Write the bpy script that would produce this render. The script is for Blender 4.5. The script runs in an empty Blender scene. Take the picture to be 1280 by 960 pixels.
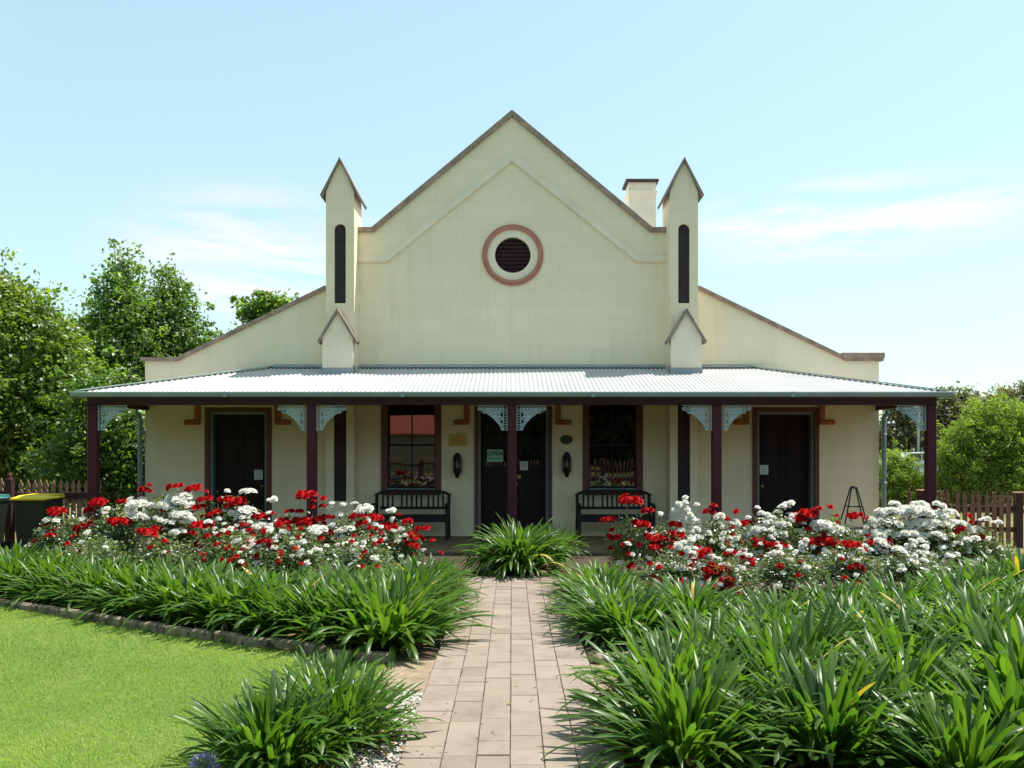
import bpy, bmesh, math, random
import numpy as np
from mathutils import Vector, Matrix, Quaternion

# ------------------------------------------------------------------ basics
scene = bpy.context.scene
col = scene.collection
R = math.radians
F = 1100.0          # focal length in photo pixels
H = 1.70            # eye height
YW = 16.5           # front wall plane
YP = 14.45          # veranda posts
def P(px, py, d):   # a point at distance d seen at a photo pixel
    return Vector(((px-640)*d/F, d, H+(560-py)*d/F))
def wx(px, d=YW): return (px-640)*d/F
def wz(py, d=YW): return H+(560-py)*d/F

# ------------------------------------------------------------------ materials
MATS = {}
def newmat(name):
    m = bpy.data.materials.new(name); m.use_nodes = True
    nt = m.node_tree; nt.nodes.clear()
    out = nt.nodes.new('ShaderNodeOutputMaterial')
    return m, nt, out
def N(nt, t, **kw):
    n = nt.nodes.new(t)
    for k, v in kw.items():
        if k in n.inputs.keys(): n.inputs[k].default_value = v
        else: setattr(n, k, v)
    return n
def rgb(c): return (c[0], c[1], c[2], 1.0)
def ramp(nt, stops):
    r = nt.nodes.new('ShaderNodeValToRGB')
    e = r.color_ramp.elements
    e[0].position, e[0].color = stops[0][0], rgb(stops[0][1])
    e[1].position, e[1].color = stops[-1][0], rgb(stops[-1][1])
    for p, c in stops[1:-1]:
        x = e.new(p); x.color = rgb(c)
    return r
def mixc(nt, a, b, fac, mode='MIX'):
    m = nt.nodes.new('ShaderNodeMix'); m.data_type = 'RGBA'; m.blend_type = mode
    L = nt.links
    for sock, v in ((0, fac), (6, a), (7, b)):
        if hasattr(v, 'is_output'): L.new(v, m.inputs[sock])
        elif sock == 0: m.inputs[0].default_value = v
        else: m.inputs[sock].default_value = rgb(v)
    return m.outputs[2]
def paint(name, c, rough=0.5, var=0.12, scale=6.0, bump=0.15, spec=0.4, dirt=None, metallic=0.0, bscale=None):
    """painted or natural surface with uneven tone and a fine relief"""
    m, nt, out = newmat(name)
    L = nt.links
    tc = N(nt, 'ShaderNodeTexCoord')
    n1 = N(nt, 'ShaderNodeTexNoise', Scale=scale, Detail=6.0, Roughness=0.65)
    L.new(tc.outputs['Object'], n1.inputs['Vector'])
    d = dirt or tuple(x*(1-var*2) for x in c)
    r = ramp(nt, [(0.30, d), (0.62, c), (0.8, tuple(min(1, x*(1+var*.5)) for x in c))])
    L.new(n1.outputs['Fac'], r.inputs[0])
    b = N(nt, 'ShaderNodeBsdfPrincipled', Roughness=rough, Metallic=metallic)
    b.inputs['Specular IOR Level'].default_value = spec
    L.new(r.outputs[0], b.inputs['Base Color'])
    n2 = N(nt, 'ShaderNodeTexNoise', Scale=bscale or scale*9, Detail=4.0)
    L.new(tc.outputs['Object'], n2.inputs['Vector'])
    bp = N(nt, 'ShaderNodeBump', Strength=bump, Distance=0.02)
    L.new(n2.outputs['Fac'], bp.inputs['Height']); L.new(bp.outputs[0], b.inputs['Normal'])
    L.new(b.outputs[0], out.inputs[0])
    MATS[name] = m
    return m

def wall_mat():
    m, nt, out = newmat('cream_block_wall'); L = nt.links
    tc = N(nt, 'ShaderNodeTexCoord')
    sep = N(nt, 'ShaderNodeSeparateXYZ'); L.new(tc.outputs['Object'], sep.inputs[0])
    add = N(nt, 'ShaderNodeMath', operation='ADD'); L.new(sep.outputs[0], add.inputs[0]); L.new(sep.outputs[1], add.inputs[1])
    cmb = N(nt, 'ShaderNodeCombineXYZ'); L.new(add.outputs[0], cmb.inputs[0]); L.new(sep.outputs[2], cmb.inputs[1])
    # slight waviness of hand-laid joints
    nw = N(nt, 'ShaderNodeTexNoise', Scale=1.3, Detail=2.0); L.new(tc.outputs['Object'], nw.inputs['Vector'])
    va = N(nt, 'ShaderNodeVectorMath', operation='MULTIPLY_ADD'); L.new(nw.outputs['Color'], va.inputs[0])
    va.inputs[1].default_value = (0.03, 0.03, 0); L.new(cmb.outputs[0], va.inputs[2])
    br = N(nt, 'ShaderNodeTexBrick', Scale=1.0)
    br.inputs['Brick Width'].default_value = 0.71; br.inputs['Row Height'].default_value = 0.275
    br.inputs['Mortar Size'].default_value = 0.0042; br.inputs['Mortar Smooth'].default_value = 0.25
    br.inputs['Color1'].default_value = (1, 1, 1, 1); br.inputs['Color2'].default_value = (.95, .95, .93, 1)
    br.inputs['Mortar'].default_value = (.86, .85, .80, 1); br.offset = 0.42; br.squash = 0.8; br.squash_frequency = 3
    L.new(va.outputs[0], br.inputs['Vector'])
    n1 = N(nt, 'ShaderNodeTexNoise', Scale=0.9, Detail=8.0, Roughness=0.7); L.new(tc.outputs['Object'], n1.inputs['Vector'])
    r1 = ramp(nt, [(0.25, (.845, .727, .52)), (0.5, (.87, .757, .55)), (0.75, (.885, .777, .575))])
    L.new(n1.outputs['Fac'], r1.inputs[0])
    c = mixc(nt, r1.outputs[0], br.outputs['Color'], 0.85, 'MULTIPLY')
    # rain streaks: noise stretched down the wall
    mp = N(nt, 'ShaderNodeMapping'); mp.inputs['Scale'].default_value = (5.0, 5.0, 0.35); L.new(tc.outputs['Object'], mp.inputs[0])
    n3 = N(nt, 'ShaderNodeTexNoise', Scale=1.0, Detail=5.0); L.new(mp.outputs[0], n3.inputs['Vector'])
    r3 = ramp(nt, [(0.30, (.86, .85, .80)), (0.46, (1, 1, 1))]); L.new(n3.outputs['Fac'], r3.inputs[0])
    c = mixc(nt, c, r3.outputs[0], 0.38, 'MULTIPLY')
    b = N(nt, 'ShaderNodeBsdfPrincipled', Roughness=0.7); b.inputs['Specular IOR Level'].default_value = 0.25
    L.new(c, b.inputs['Base Color'])
    n2 = N(nt, 'ShaderNodeTexNoise', Scale=30.0, Detail=5.0); L.new(tc.outputs['Object'], n2.inputs['Vector'])
    hs = N(nt, 'ShaderNodeMath', operation='MULTIPLY_ADD'); L.new(br.outputs['Fac'], hs.inputs[0]); hs.inputs[1].default_value = -1.2
    L.new(n2.outputs['Fac'], hs.inputs[2])
    bp = N(nt, 'ShaderNodeBump', Strength=0.25, Distance=0.02)
    L.new(hs.outputs[0], bp.inputs['Height']); L.new(bp.outputs[0], b.inputs['Normal'])
    L.new(b.outputs[0], out.inputs[0])
    MATS['wall'] = m; return m

def leaf_mat(name, c0, c1, trans=0.35, gloss=0.10, rough=0.35, tcol=None, objvar=0.25):
    """leaf: colour runs c0..c1 by the per-leaf 'tint'; some light passes through"""
    m, nt, out = newmat(name); L = nt.links
    at = N(nt, 'ShaderNodeAttribute', attribute_name='tint')
    oi = N(nt, 'ShaderNodeObjectInfo')
    r = ramp(nt, [(0.0, c0), (1.0, c1)])
    ad = N(nt, 'ShaderNodeMath', operation='MULTIPLY_ADD'); L.new(oi.outputs['Random'], ad.inputs[0]); ad.inputs[1].default_value = objvar
    sb = N(nt, 'ShaderNodeMath', operation='SUBTRACT'); L.new(at.outputs['Fac'], sb.inputs[0]); sb.inputs[1].default_value = objvar*0.5
    L.new(sb.outputs[0], ad.inputs[2]); L.new(ad.outputs[0], r.inputs[0])
    df = N(nt, 'ShaderNodeBsdfDiffuse'); L.new(r.outputs[0], df.inputs[0])
    tr = N(nt, 'ShaderNodeBsdfTranslucent')
    tc = mixc(nt, r.outputs[0], tcol or (0.9, 1.0, 0.35), 1.0, 'MULTIPLY')
    tg = mixc(nt, tc, (2.2, 2.2, 2.2), 1.0, 'MULTIPLY')
    L.new(tg, tr.inputs[0])
    m1 = N(nt, 'ShaderNodeMixShader'); m1.inputs[0].default_value = trans
    L.new(df.outputs[0], m1.inputs[1]); L.new(tr.outputs[0], m1.inputs[2])
    gl = N(nt, 'ShaderNodeBsdfGlossy', Roughness=rough); gl.inputs[0].default_value = (1, 1, 1, 1)
    fr = N(nt, 'ShaderNodeLayerWeight', Blend=0.25)
    mu = N(nt, 'ShaderNodeMath', operation='MULTIPLY_ADD'); L.new(fr.outputs['Fresnel'], mu.inputs[0]); mu.inputs[1].default_value = gloss*1.4; mu.inputs[2].default_value = gloss*0.45
    m2 = N(nt, 'ShaderNodeMixShader'); L.new(mu.outputs[0], m2.inputs[0])
    L.new(m1.outputs[0], m2.inputs[1]); L.new(gl.outputs[0], m2.inputs[2])
    L.new(m2.outputs[0], out.inputs[0])
    MATS[name] = m; return m

wall_mat()
M = MATS
paint('plain_cream', (.865, .76, .59), 0.7, 0.07, 1.5, 0.12, 0.25, bscale=30)
paint('coping', (.42, .30, .23), 0.85, 0.12, 7.0, 0.5, 0.2, dirt=(.20, .16, .13), bscale=25)
paint('cap_slate', (.31, .25, .21), 0.8, 0.2, 4.0, 0.3, 0.2)
paint('chimney_cap', (.06, .045, .045), 0.8, 0.2)
paint('maroon', (.055, .02, .024), 0.5, 0.15, 5.0, 0.08, 0.3)
paint('maroon_post', (.075, .012, .022), 0.5, 0.15, 5.0, 0.08, 0.3)
paint('frame_red', (.16, .045, .038), 0.5, 0.15, 5.0, 0.08, 0.4)
paint('reveal_blue', (.17, .22, .25), 0.5, 0.1, 5.0, 0.05)
paint('door_brown', (.020, .010, .011), 0.5, 0.15, 8.0, 0.06, 0.2)
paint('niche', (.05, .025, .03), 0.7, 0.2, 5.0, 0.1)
paint('terracotta', (.42, .13, .045), 0.6, 0.15, 5.0, 0.1)
paint('pink_ring', (.50, .215, .15), 0.65, 0.12, 4.0, 0.2)
paint('zinc', (.48, .48, .475), 0.5, 0.06, 1.2, 0.03, 0.5, dirt=(.40, .40, .395), metallic=0.15)
paint('flashing', (.32, .36, .385), 0.45, 0.12, 3.0, 0.05, 0.5, metallic=0.3)
paint('gutter', (.30, .39, .375), 0.35, 0.1, 2.0, 0.03, 0.5)
paint('pipe', (.24, .34, .40), 0.35, 0.1, 3.0, 0.03, 0.5)
paint('lace', (.50, .66, .71), 0.45, 0.08, 8.0, 0.05)
paint('bench_wood', (.022, .022, .020), 0.6, 0.2, 12.0, 0.1, 0.2)
paint('iron', (.012, .012, .016), 0.4, 0.2, 10.0, 0.05, 0.5)
paint('frosted', (.50, .46, .28), 0.25, 0.1, 10.0, 0.0, 0.6)
paint('brass', (.48, .30, .055), 0.38, 0.15, 14.0, 0.05, 0.5, metallic=0.35)
paint('green_plaque', (.025, .045, .033), 0.4, 0.15, 10.0, 0.03)
paint('paper', (.72, .75, .72), 0.7, 0.04, 10.0, 0.02)
paint('open_card', (.36, .62, .49), 0.6, 0.04, 10.0, 0.02)
paint('ink', (.02, .045, .04), 0.6, 0.05)
paint('print_grey', (.30, .32, .33), 0.7, 0.05)
paint('bin_green', (.018, .026, .018), 0.45, 0.15, 5.0, 0.03)
paint('bin_yellow', (.80, .56, .02), 0.45, 0.08, 5.0, 0.03)
paint('bin_teal', (.04, .16, .15), 0.45, 0.1, 5.0, 0.03)
paint('rubber', (.015, .015, .015), 0.8, 0.1)
paint('picket_wood', (.40, .235, .17), 0.75, 0.25, 6.0, 0.3, 0.2, dirt=(.20, .10, .075), bscale=40)
paint('picket_pink', (.27, .125, .095), 0.75, 0.2, 6.0, 0.3, 0.2, dirt=(.15, .065, .05), bscale=40)
paint('fence_rail', (.075, .03, .03), 0.7, 0.2, 6.0, 0.2, 0.25)
paint('bark', (.12, .09, .07), 0.9, 0.3, 6.0, 0.8, 0.1, bscale=20)
paint('pale_bark', (.30, .26, .21), 0.9, 0.3, 5.0, 0.5, 0.1, bscale=15)
paint('stem', (.07, .09, .035), 0.7, 0.2)
paint('soil', (.10, .07, .05), 0.95, 0.35, 9.0, 1.0, 0.1, dirt=(.045, .032, .025), bscale=40)
paint('verge', (.34, .26, .18), 0.95, 0.2, 8.0, 0.8, 0.1, dirt=(.20, .145, .10), bscale=60)
paint('porch', (.23, .165, .095), 0.8, 0.15, 3.0, 0.3, 0.2, bscale=40)
paint('edging', (.36, .28, .21), 0.9, 0.25, 7.0, 0.6, 0.15, dirt=(.10, .08, .065), bscale=35)
paint('car_white', (.80, .80, .80), 0.25, 0.03, 3.0, 0.0, 0.6)
paint('steel', (.35, .37, .38), 0.4, 0.1, 5.0, 0.03, 0.5, metallic=0.4)
paint('red_roof', (.42, .10, .06), 0.8, 0.2, 3.0, 0.4, 0.2)
paint('house_wall', (.50, .42, .33), 0.8, 0.1, 3.0, 0.2, 0.2)
paint('shed_roof', (.07, .08, .085), 0.6, 0.15)
paint('bud_skin', (.30, .36, .13), 0.5, 0.15, 20.0, 0.1)
paint('ceiling_board', (.10, .068, .032), 0.7, 0.15, 4.0, 0.1)
paint('asphalt', (.052, .052, .052), 0.9, 0.2, 3.0, 0.5, 0.2, bscale=60)

def glass_mat():
    m, nt, out = newmat('window_glass')
    tc = N(nt, 'ShaderNodeTexCoord'); n = N(nt, 'ShaderNodeTexNoise', Scale=1.6, Detail=1.0)
    nt.links.new(tc.outputs['Object'], n.inputs['Vector'])
    bp = N(nt, 'ShaderNodeBump', Strength=0.035, Distance=0.05); nt.links.new(n.outputs['Fac'], bp.inputs['Height'])
    b = N(nt, 'ShaderNodeBsdfPrincipled', Roughness=0.015); b.inputs['Base Color'].default_value = (.008, .009, .010, 1)
    b.inputs['Specular IOR Level'].default_value = 1.0; b.inputs['IOR'].default_value = 1.62
    nt.links.new(bp.outputs[0], b.inputs['Normal']); nt.links.new(b.outputs[0], out.inputs[0])
    MATS['glass'] = m
glass_mat()

def ground_mat(name, stops, scale, fine, bump):
    m, nt, out = newmat(name); L = nt.links
    tc = N(nt, 'ShaderNodeTexCoord')
    n1 = N(nt, 'ShaderNodeTexNoise', Scale=scale, Detail=7.0, Roughness=0.6); L.new(tc.outputs['Object'], n1.inputs['Vector'])
    n2 = N(nt, 'ShaderNodeTexNoise', Scale=fine, Detail=4.0, Roughness=0.7); L.new(tc.outputs['Object'], n2.inputs['Vector'])
    a = N(nt, 'ShaderNodeMath', operation='MULTIPLY_ADD'); L.new(n2.outputs['Fac'], a.inputs[0]); a.inputs[1].default_value = 0.45
    s = N(nt, 'ShaderNodeMath', operation='MULTIPLY_ADD'); L.new(n1.outputs['Fac'], s.inputs[0]); s.inputs[1].default_value = 0.75; s.inputs[2].default_value = -0.1
    L.new(s.outputs[0], a.inputs[2])
    r = ramp(nt, stops); L.new(a.outputs[0], r.inputs[0])
    b = N(nt, 'ShaderNodeBsdfPrincipled', Roughness=0.95); b.inputs['Specular IOR Level'].default_value = 0.1
    L.new(r.outputs[0], b.inputs['Base Color'])
    bp = N(nt, 'ShaderNodeBump', Strength=bump, Distance=0.03); L.new(n2.outputs['Fac'], bp.inputs['Height']); L.new(bp.outputs[0], b.inputs['Normal'])
    L.new(b.outputs[0], out.inputs[0]); MATS[name] = m
ground_mat('lawn_base', [(0.25, (.10, .16, .03)), (0.5, (.15, .23, .045)), (0.72, (.25, .28, .08))], 0.8, 70, 0.8)
ground_mat('dry_ground', [(0.25, (.09, .11, .035)), (0.5, (.15, .15, .06)), (0.75, (.24, .20, .11))], 0.15, 6, 0.5)

def paver_mat():
    m, nt, out = newmat('paver'); L = nt.links
    at = N(nt, 'ShaderNodeAttribute', attribute_name='tint')
    r = ramp(nt, [(0.0, (.23, .178, .142)), (0.5, (.268, .212, .170)), (1.0, (.295, .238, .195))]); L.new(at.outputs['Fac'], r.inputs[0])
    tc = N(nt, 'ShaderNodeTexCoord')
    n1 = N(nt, 'ShaderNodeTexNoise', Scale=3.5, Detail=8.0, Roughness=0.7); L.new(tc.outputs['Object'], n1.inputs['Vector'])
    r1 = ramp(nt, [(0.28, (.70, .70, .70)), (0.45, (.95, .95, .95)), (0.7, (1.07, 1.06, 1.02))]); L.new(n1.outputs['Fac'], r1.inputs[0])
    c = mixc(nt, r.outputs[0], r1.outputs[0], 1.0, 'MULTIPLY')
    n3 = N(nt, 'ShaderNodeTexNoise', Scale=11.0, Detail=3.0); L.new(tc.outputs['Object'], n3.inputs['Vector'])
    r3 = ramp(nt, [(0.62, (1, 1, 1)), (0.74, (.72, .72, .70))]); L.new(n3.outputs['Fac'], r3.inputs[0])
    c = mixc(nt, c, r3.outputs[0], 0.6, 'MULTIPLY')
    n2 = N(nt, 'ShaderNodeTexNoise', Scale=160.0, Detail=3.0); L.new(tc.outputs['Object'], n2.inputs['Vector'])
    b = N(nt, 'ShaderNodeBsdfPrincipled', Roughness=0.85); b.inputs['Specular IOR Level'].default_value = 0.2
    L.new(c, b.inputs['Base Color'])
    bp = N(nt, 'ShaderNodeBump', Strength=0.35, Distance=0.006); L.new(n2.outputs['Fac'], bp.inputs['Height']); L.new(bp.outputs[0], b.inputs['Normal'])
    L.new(b.outputs[0], out.inputs[0]); MATS['paver'] = m
paver_mat()

leaf_mat('strap_leaf', (.031, .080, .012), (.104, .188, .024), trans=0.43, gloss=0.048, rough=0.36)
leaf_mat('strap_yellow', (.42, .28, .05), (.62, .46, .05), trans=0.3, gloss=0.08, rough=0.5)
leaf_mat('strap_dry', (.22, .13, .06), (.36, .23, .11), trans=0.15, gloss=0.02, rough=0.7)
leaf_mat('rose_leaf', (.06, .105, .045), (.17, .21, .085), trans=0.35, gloss=0.07, rough=0.45)
leaf_mat('rose_shoot', (.15, .075, .03), (.17, .20, .05), trans=0.4, gloss=0.08, rough=0.4)
leaf_mat('petal_red', (.34, .003, .006), (.60, .008, .010), trans=0.35, gloss=0.008, rough=0.7, tcol=(.6, .3, .3), objvar=0.5)
leaf_mat('petal_white', (.84, .83, .77), (.90, .89, .85), trans=0.5, gloss=0.02, rough=0.6, tcol=(.45, .45, .42), objvar=0.4)
leaf_mat('floret', (.28, .27, .46), (.42, .41, .60), trans=0.3, gloss=0.03, tcol=(.5, .5, .6))
leaf_mat('tree_leaf_a', (.055, .105, .018), (.165, .25, .04), trans=0.52, gloss=0.05, rough=0.5)
leaf_mat('tree_leaf_b', (.075, .125, .017), (.21, .265, .036), trans=0.52, gloss=0.05, rough=0.5)
leaf_mat('pepper_leaf', (.105, .16, .028), (.26, .32, .075), trans=0.5, gloss=0.02, rough=0.6)
leaf_mat('gum_leaf', (.095, .10, .062), (.31, .275, .175), trans=0.3, gloss=0.03, rough=0.6)
leaf_mat('hedge_leaf', (.02, .045, .014), (.06, .095, .025), trans=0.3, gloss=0.08, rough=0.45)
leaf_mat('grass_blade', (.13, .215, .04), (.31, .375, .095), trans=0.45, gloss=0.03, rough=0.6, objvar=0.0)
leaf_mat('bark_chip', (.26, .22, .19), (.62, .57, .52), trans=0.0, gloss=0.02, rough=0.7, objvar=0.0)

# ------------------------------------------------------------------ mesh builder
OFF = {}
def tag(o, label=None, cat=None, group=None, kind=None):
    if label: o['label'] = label
    if cat: o['category'] = cat
    if group: o['group'] = group
    if kind: o['kind'] = kind
    return o
def empty(name, loc, label, cat, group=None):
    o = bpy.data.objects.new(name, None); col.objects.link(o)
    o.location = loc; o.empty_display_size = 0.2
    OFF[o.name] = Vector(loc)
    return tag(o, label, cat, group)

class MB:
    def __init__(s): s.v = []; s.f = []; s.t = []; s.mi = []; s.cur = 0; s.tint = 0.5; s.sm = []; s.smooth = False
    def add(s, vs, fs):
        b = len(s.v); s.v += [tuple(x) for x in vs]
        for f in fs:
            s.f.append(tuple(b+i for i in f)); s.t.append(s.tint); s.mi.append(s.cur); s.sm.append(s.smooth)
    def box(s, x0, x1, y0, y1, z0, z1, m=None):
        vs = [Vector(p) for p in ((x0,y0,z0),(x1,y0,z0),(x1,y1,z0),(x0,y1,z0),(x0,y0,z1),(x1,y0,z1),(x1,y1,z1),(x0,y1,z1))]
        if m: vs = [m @ v for v in vs]
        s.add(vs, [(0,3,2,1),(4,5,6,7),(0,1,5,4),(1,2,6,5),(2,3,7,6),(3,0,4,7)])
        return s
    def bbox(s, x0, x1, y0, y1, z0, z1, b=0.006, m=None):
        """box with chamfered edges (8 corners cut by loops)"""
        bm = bmesh.new()
        r = bmesh.ops.create_cube(bm, size=1)
        for v in bm.verts: v.co = Vector(((x0+x1)/2+v.co.x*(x1-x0), (y0+y1)/2+v.co.y*(y1-y0), (z0+z1)/2+v.co.z*(z1-z0)))
        bmesh.ops.bevel(bm, geom=bm.edges[:], offset=b, segments=1, affect='EDGES', profile=0.5)
        bm.verts.index_update()
        vs = [v.co.copy() for v in bm.verts]
        if m: vs = [m @ v for v in vs]
        s.add(vs, [tuple(v.index for v in f.verts) for f in bm.faces]); bm.free()
        return s
    def bar(s, a, b, w, h, up=(0,0,1), bev=0.0):
        a = Vector(a); b = Vector(b); d = b-a; L = d.length; d.normalize()
        x = d.cross(Vector(up))
        if x.length < 1e-5: x = d.cross(Vector((0,1,0)))
        x.normalize(); z = x.cross(d)
        m = Matrix(((x.x, d.x, z.x, a.x), (x.y, d.y, z.y, a.y), (x.z, d.z, z.z, a.z), (0,0,0,1)))
        if bev: return s.bbox(-w/2, w/2, 0, L, -h/2, h/2, bev, m)
        return s.box(-w/2, w/2, 0, L, -h/2, h/2, m)
    def tube(s, pts, rad, n=8, cap=True):
        pts = [Vector(p) for p in pts]; k = len(pts)
        rs = rad if isinstance(rad, (list, tuple)) else [rad]*k
        vs = []; up = None
        for i, p in enumerate(pts):
            d = (pts[min(i+1, k-1)]-pts[max(i-1, 0)]).normalized()
            if up is None:
                up = d.orthogonal().normalized()
            else:
                up = (up - d*up.dot(d))
                up = up.normalized() if up.length > 1e-6 else d.orthogonal().normalized()
            w = d.cross(up)
            for j in range(n):
                a = 2*math.pi*j/n
                vs.append(p + (up*math.cos(a)+w*math.sin(a))*rs[i])
        fs = []
        for i in range(k-1):
            for j in range(n):
                fs.append((i*n+j, i*n+(j+1)%n, (i+1)*n+(j+1)%n, (i+1)*n+j))
        if cap: fs += [tuple(range(n-1, -1, -1)), tuple((k-1)*n+j for j in range(n))]
        o = s.smooth; s.smooth = True; s.add(vs, fs); s.smooth = o
        return s
    def lathe(s, prof, c=(0,0,0), n=16, axis='z'):
        vs = []; c = Vector(c)
        for r, z in prof:
            for j in range(n):
                a = 2*math.pi*j/n
                if axis == 'z': vs.append(c+Vector((r*math.cos(a), r*math.sin(a), z)))
                elif axis == 'y': vs.append(c+Vector((r*math.cos(a), z, r*math.sin(a))))
                else: vs.append(c+Vector((z, r*math.cos(a), r*math.sin(a))))
        fs = []
        for i in range(len(prof)-1):
            for j in range(n): fs.append((i*n+j, i*n+(j+1)%n, (i+1)*n+(j+1)%n, (i+1)*n+j))
        o = s.smooth; s.smooth = True; s.add(vs, fs); s.smooth = o
        return s
    def poly(s, outer, y0, y1, holes=()):
        """outline in x,z (with holes) given thickness from y0 to y1"""
        cu = bpy.data.curves.new('tmp', 'CURVE'); cu.dimensions = '2D'; cu.fill_mode = 'BOTH'; cu.extrude = abs(y1-y0)/2
        for ring in [outer]+list(holes):
            sp = cu.splines.new('POLY'); sp.points.add(len(ring)-1); sp.use_cyclic_u = True
            for p, q in zip(sp.points, ring): p.co = (q[0], q[1], 0, 1)
        ob = bpy.data.objects.new('tmp', cu)
        me = bpy.data.meshes.new_from_object(ob)
        ym = (y0+y1)/2
        s.add([(v.co.x, ym+v.co.z, v.co.y) for v in me.vertices], [tuple(p.vertices) for p in me.polygons])
        bpy.data.objects.remove(ob); bpy.data.curves.remove(cu); bpy.data.meshes.remove(me)
        return s
    def ring(s, c, ro, ri, y0, y1, n=10):
        """flat annulus in the x,z plane"""
        vs = []
        for y in (y0, y1):
            for r in (ro, ri):
                for j in range(n):
                    a = 2*math.pi*j/n; vs.append((c[0]+r*math.cos(a), y, c[1]+r*math.sin(a)))
        fs = []
        for j in range(n):
            k = (j+1) % n
            fs += [(j, k, n+k, n+j), (2*n+k, 2*n+j, 3*n+j, 3*n+k), (k, j, 2*n+j, 2*n+k), (n+j, n+k, 3*n+k, 3*n+j)]
        s.add(vs, fs); return s
    def build(s, name, mats, parent=None, tints=True, fix=True):
        if not isinstance(mats, (list, tuple)): mats = [mats]
        off = OFF[parent.name] if parent else Vector((0,0,0))
        me = bpy.data.meshes.new(name)
        me.from_pydata([(v[0]-off.x, v[1]-off.y, v[2]-off.z) for v in s.v], [], s.f)
        for m in mats: me.materials.append(MATS[m])
        me.polygons.foreach_set('material_index', s.mi)
        me.polygons.foreach_set('use_smooth', s.sm)
        a = me.attributes.new('tint', 'FLOAT', 'FACE'); a.data.foreach_set('value', s.t)
        if fix:
            bm = bmesh.new(); bm.from_mesh(me); bmesh.ops.recalc_face_normals(bm, faces=bm.faces[:]); bm.to_mesh(me); bm.free()
        me.update()
        o = bpy.data.objects.new(name, me); col.objects.link(o)
        if parent: o.parent = parent
        OFF[o.name] = off
        return o
def np_mesh(name, V, Fc, tint, mats, mi=None, smooth=False):
    """fast quad mesh from numpy arrays"""
    me = bpy.data.meshes.new(name)
    me.vertices.add(len(V)); me.vertices.foreach_set('co', np.asarray(V, dtype=np.float32).ravel())
    k = Fc.shape[1]
    me.loops.add(Fc.size); me.loops.foreach_set('vertex_index', Fc.ravel().astype(np.int32))
    me.polygons.add(len(Fc)); me.polygons.foreach_set('loop_start', np.arange(0, Fc.size, k, dtype=np.int32))
    if mi is not None: me.polygons.foreach_set('material_index', mi.astype(np.int32))
    if smooth: me.polygons.foreach_set('use_smooth', np.ones(len(Fc), dtype=bool))
    a = me.attributes.new('tint', 'FLOAT', 'FACE'); a.data.foreach_set('value', np.asarray(tint, dtype=np.float32))
    for m in mats: me.materials.append(MATS[m])
    me.update(calc_edges=True); me.validate()
    return me
def link(name, me, parent=None, loc=(0,0,0), rz=0.0, sc=1.0):
    o = bpy.data.objects.new(name, me); col.objects.link(o)
    if parent: o.parent = parent
    o.location = loc; o.rotation_euler = (0, 0, rz); o.scale = (sc, sc, sc) if not isinstance(sc, tuple) else sc
    return o
def band(line, t, side=1):
    """outline of a strip of width t lying on the given polyline"""
    n = len(line); up = []
    for i, p in enumerate(line):
        p = Vector(p)
        d0 = (p-Vector(line[i-1])).normalized() if i > 0 else None
        d1 = (Vector(line[i+1])-p).normalized() if i < n-1 else None
        if d0 is None: d0 = d1
        if d1 is None: d1 = d0
        n0 = Vector((-d0.y, d0.x)); n1 = Vector((-d1.y, d1.x)); m = (n0+n1).normalized()
        up.append(p + m*(t*side/max(0.3, m.dot(n0))))
    return [tuple(p) for p in line]+[tuple(p) for p in reversed(up)]
def arc(cx, cz, r, a0, a1, n):
    return [(cx+r*math.cos(R(a0+(a1-a0)*i/n)), cz+r*math.sin(R(a0+(a1-a0)*i/n))) for i in range(n+1)]

# ================================================================== THE HALL
HW = 6.88
hall = empty('hall', (0, YW, 0), 'cream painted old hall with tall gable, two pinnacled piers and a maroon-posted veranda', 'building')
# outline of the front wall's top edge (underside of the copings)
wing = [(-HW, wz(451.5)), (wx(223), wz(451.5)), (wx(409), wz(361.5))]
shoulder = [(wx(444), wz(290.5)), (wx(467), wz(290.5)), (0, wz(146))]
mir = lambda pts: [(-x, z) for x, z in reversed(pts)]
outline = [(-HW, 0.0)] + wing + [(wx(409), wz(290))] + shoulder + mir(shoulder)[1:] + [(-wx(409), wz(290))] + mir(wing) + [(HW, 0.0)]
hole = lambda a, b, t, bt: [(wx(a), bt), (wx(b), bt), (wx(b), t), (wx(a), t)]
ZD = 0.06
doors_px = [(262, 334), (946, 1018)]
win_px = [(480, 548), (732, 800)]
door_top, win_top, win_bot = wz(515), wz(490), wz(614)
holes = [hole(a, b, door_top, ZD) for a, b in doors_px] + [hole(597, 686, wz(512), ZD)] + \
        [hole(a, b, win_top, win_bot) for a, b in win_px] + [arc(wx(641), wz(319), 0.46, 0, 342, 19)]
MB().poly(outline, YW, YW+0.38, holes).build('front_wall', 'wall', hall)
lower = lambda pts, dz: [(x, z-dz) for x, z in pts]
body = [(-HW+.01, 0)] + lower(outline[1:-1], 0.45) + [(HW-.01, 0)]
MB().poly(body, YW+0.384, YW+10.5).build('rear_wall', 'wall', hall)
MB().poly(band(lower(outline[1:-1], 0.44), 0.06), YW+0.385, YW+10.8).build('main_roof', 'zinc', hall)
# copings
def coping(line, name='coping', y0=YW-0.055, y1=YW+0.45, t=0.072, m='coping'):
    return MB().poly(band(line, t), y0, y1).build(name, m, hall)
coping([(-HW-.07, wz(451.5))]+wing[1:]); coping(mir([(-HW-.07, wz(451.5))]+wing[1:]))
MB().bbox(6.17, 6.965, YW-.085, YW+.47, wz(451.5)+.05, wz(441), .012).build('parapet_block', 'coping', hall)
coping(shoulder+mir(shoulder)[1:], t=0.09)
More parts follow.
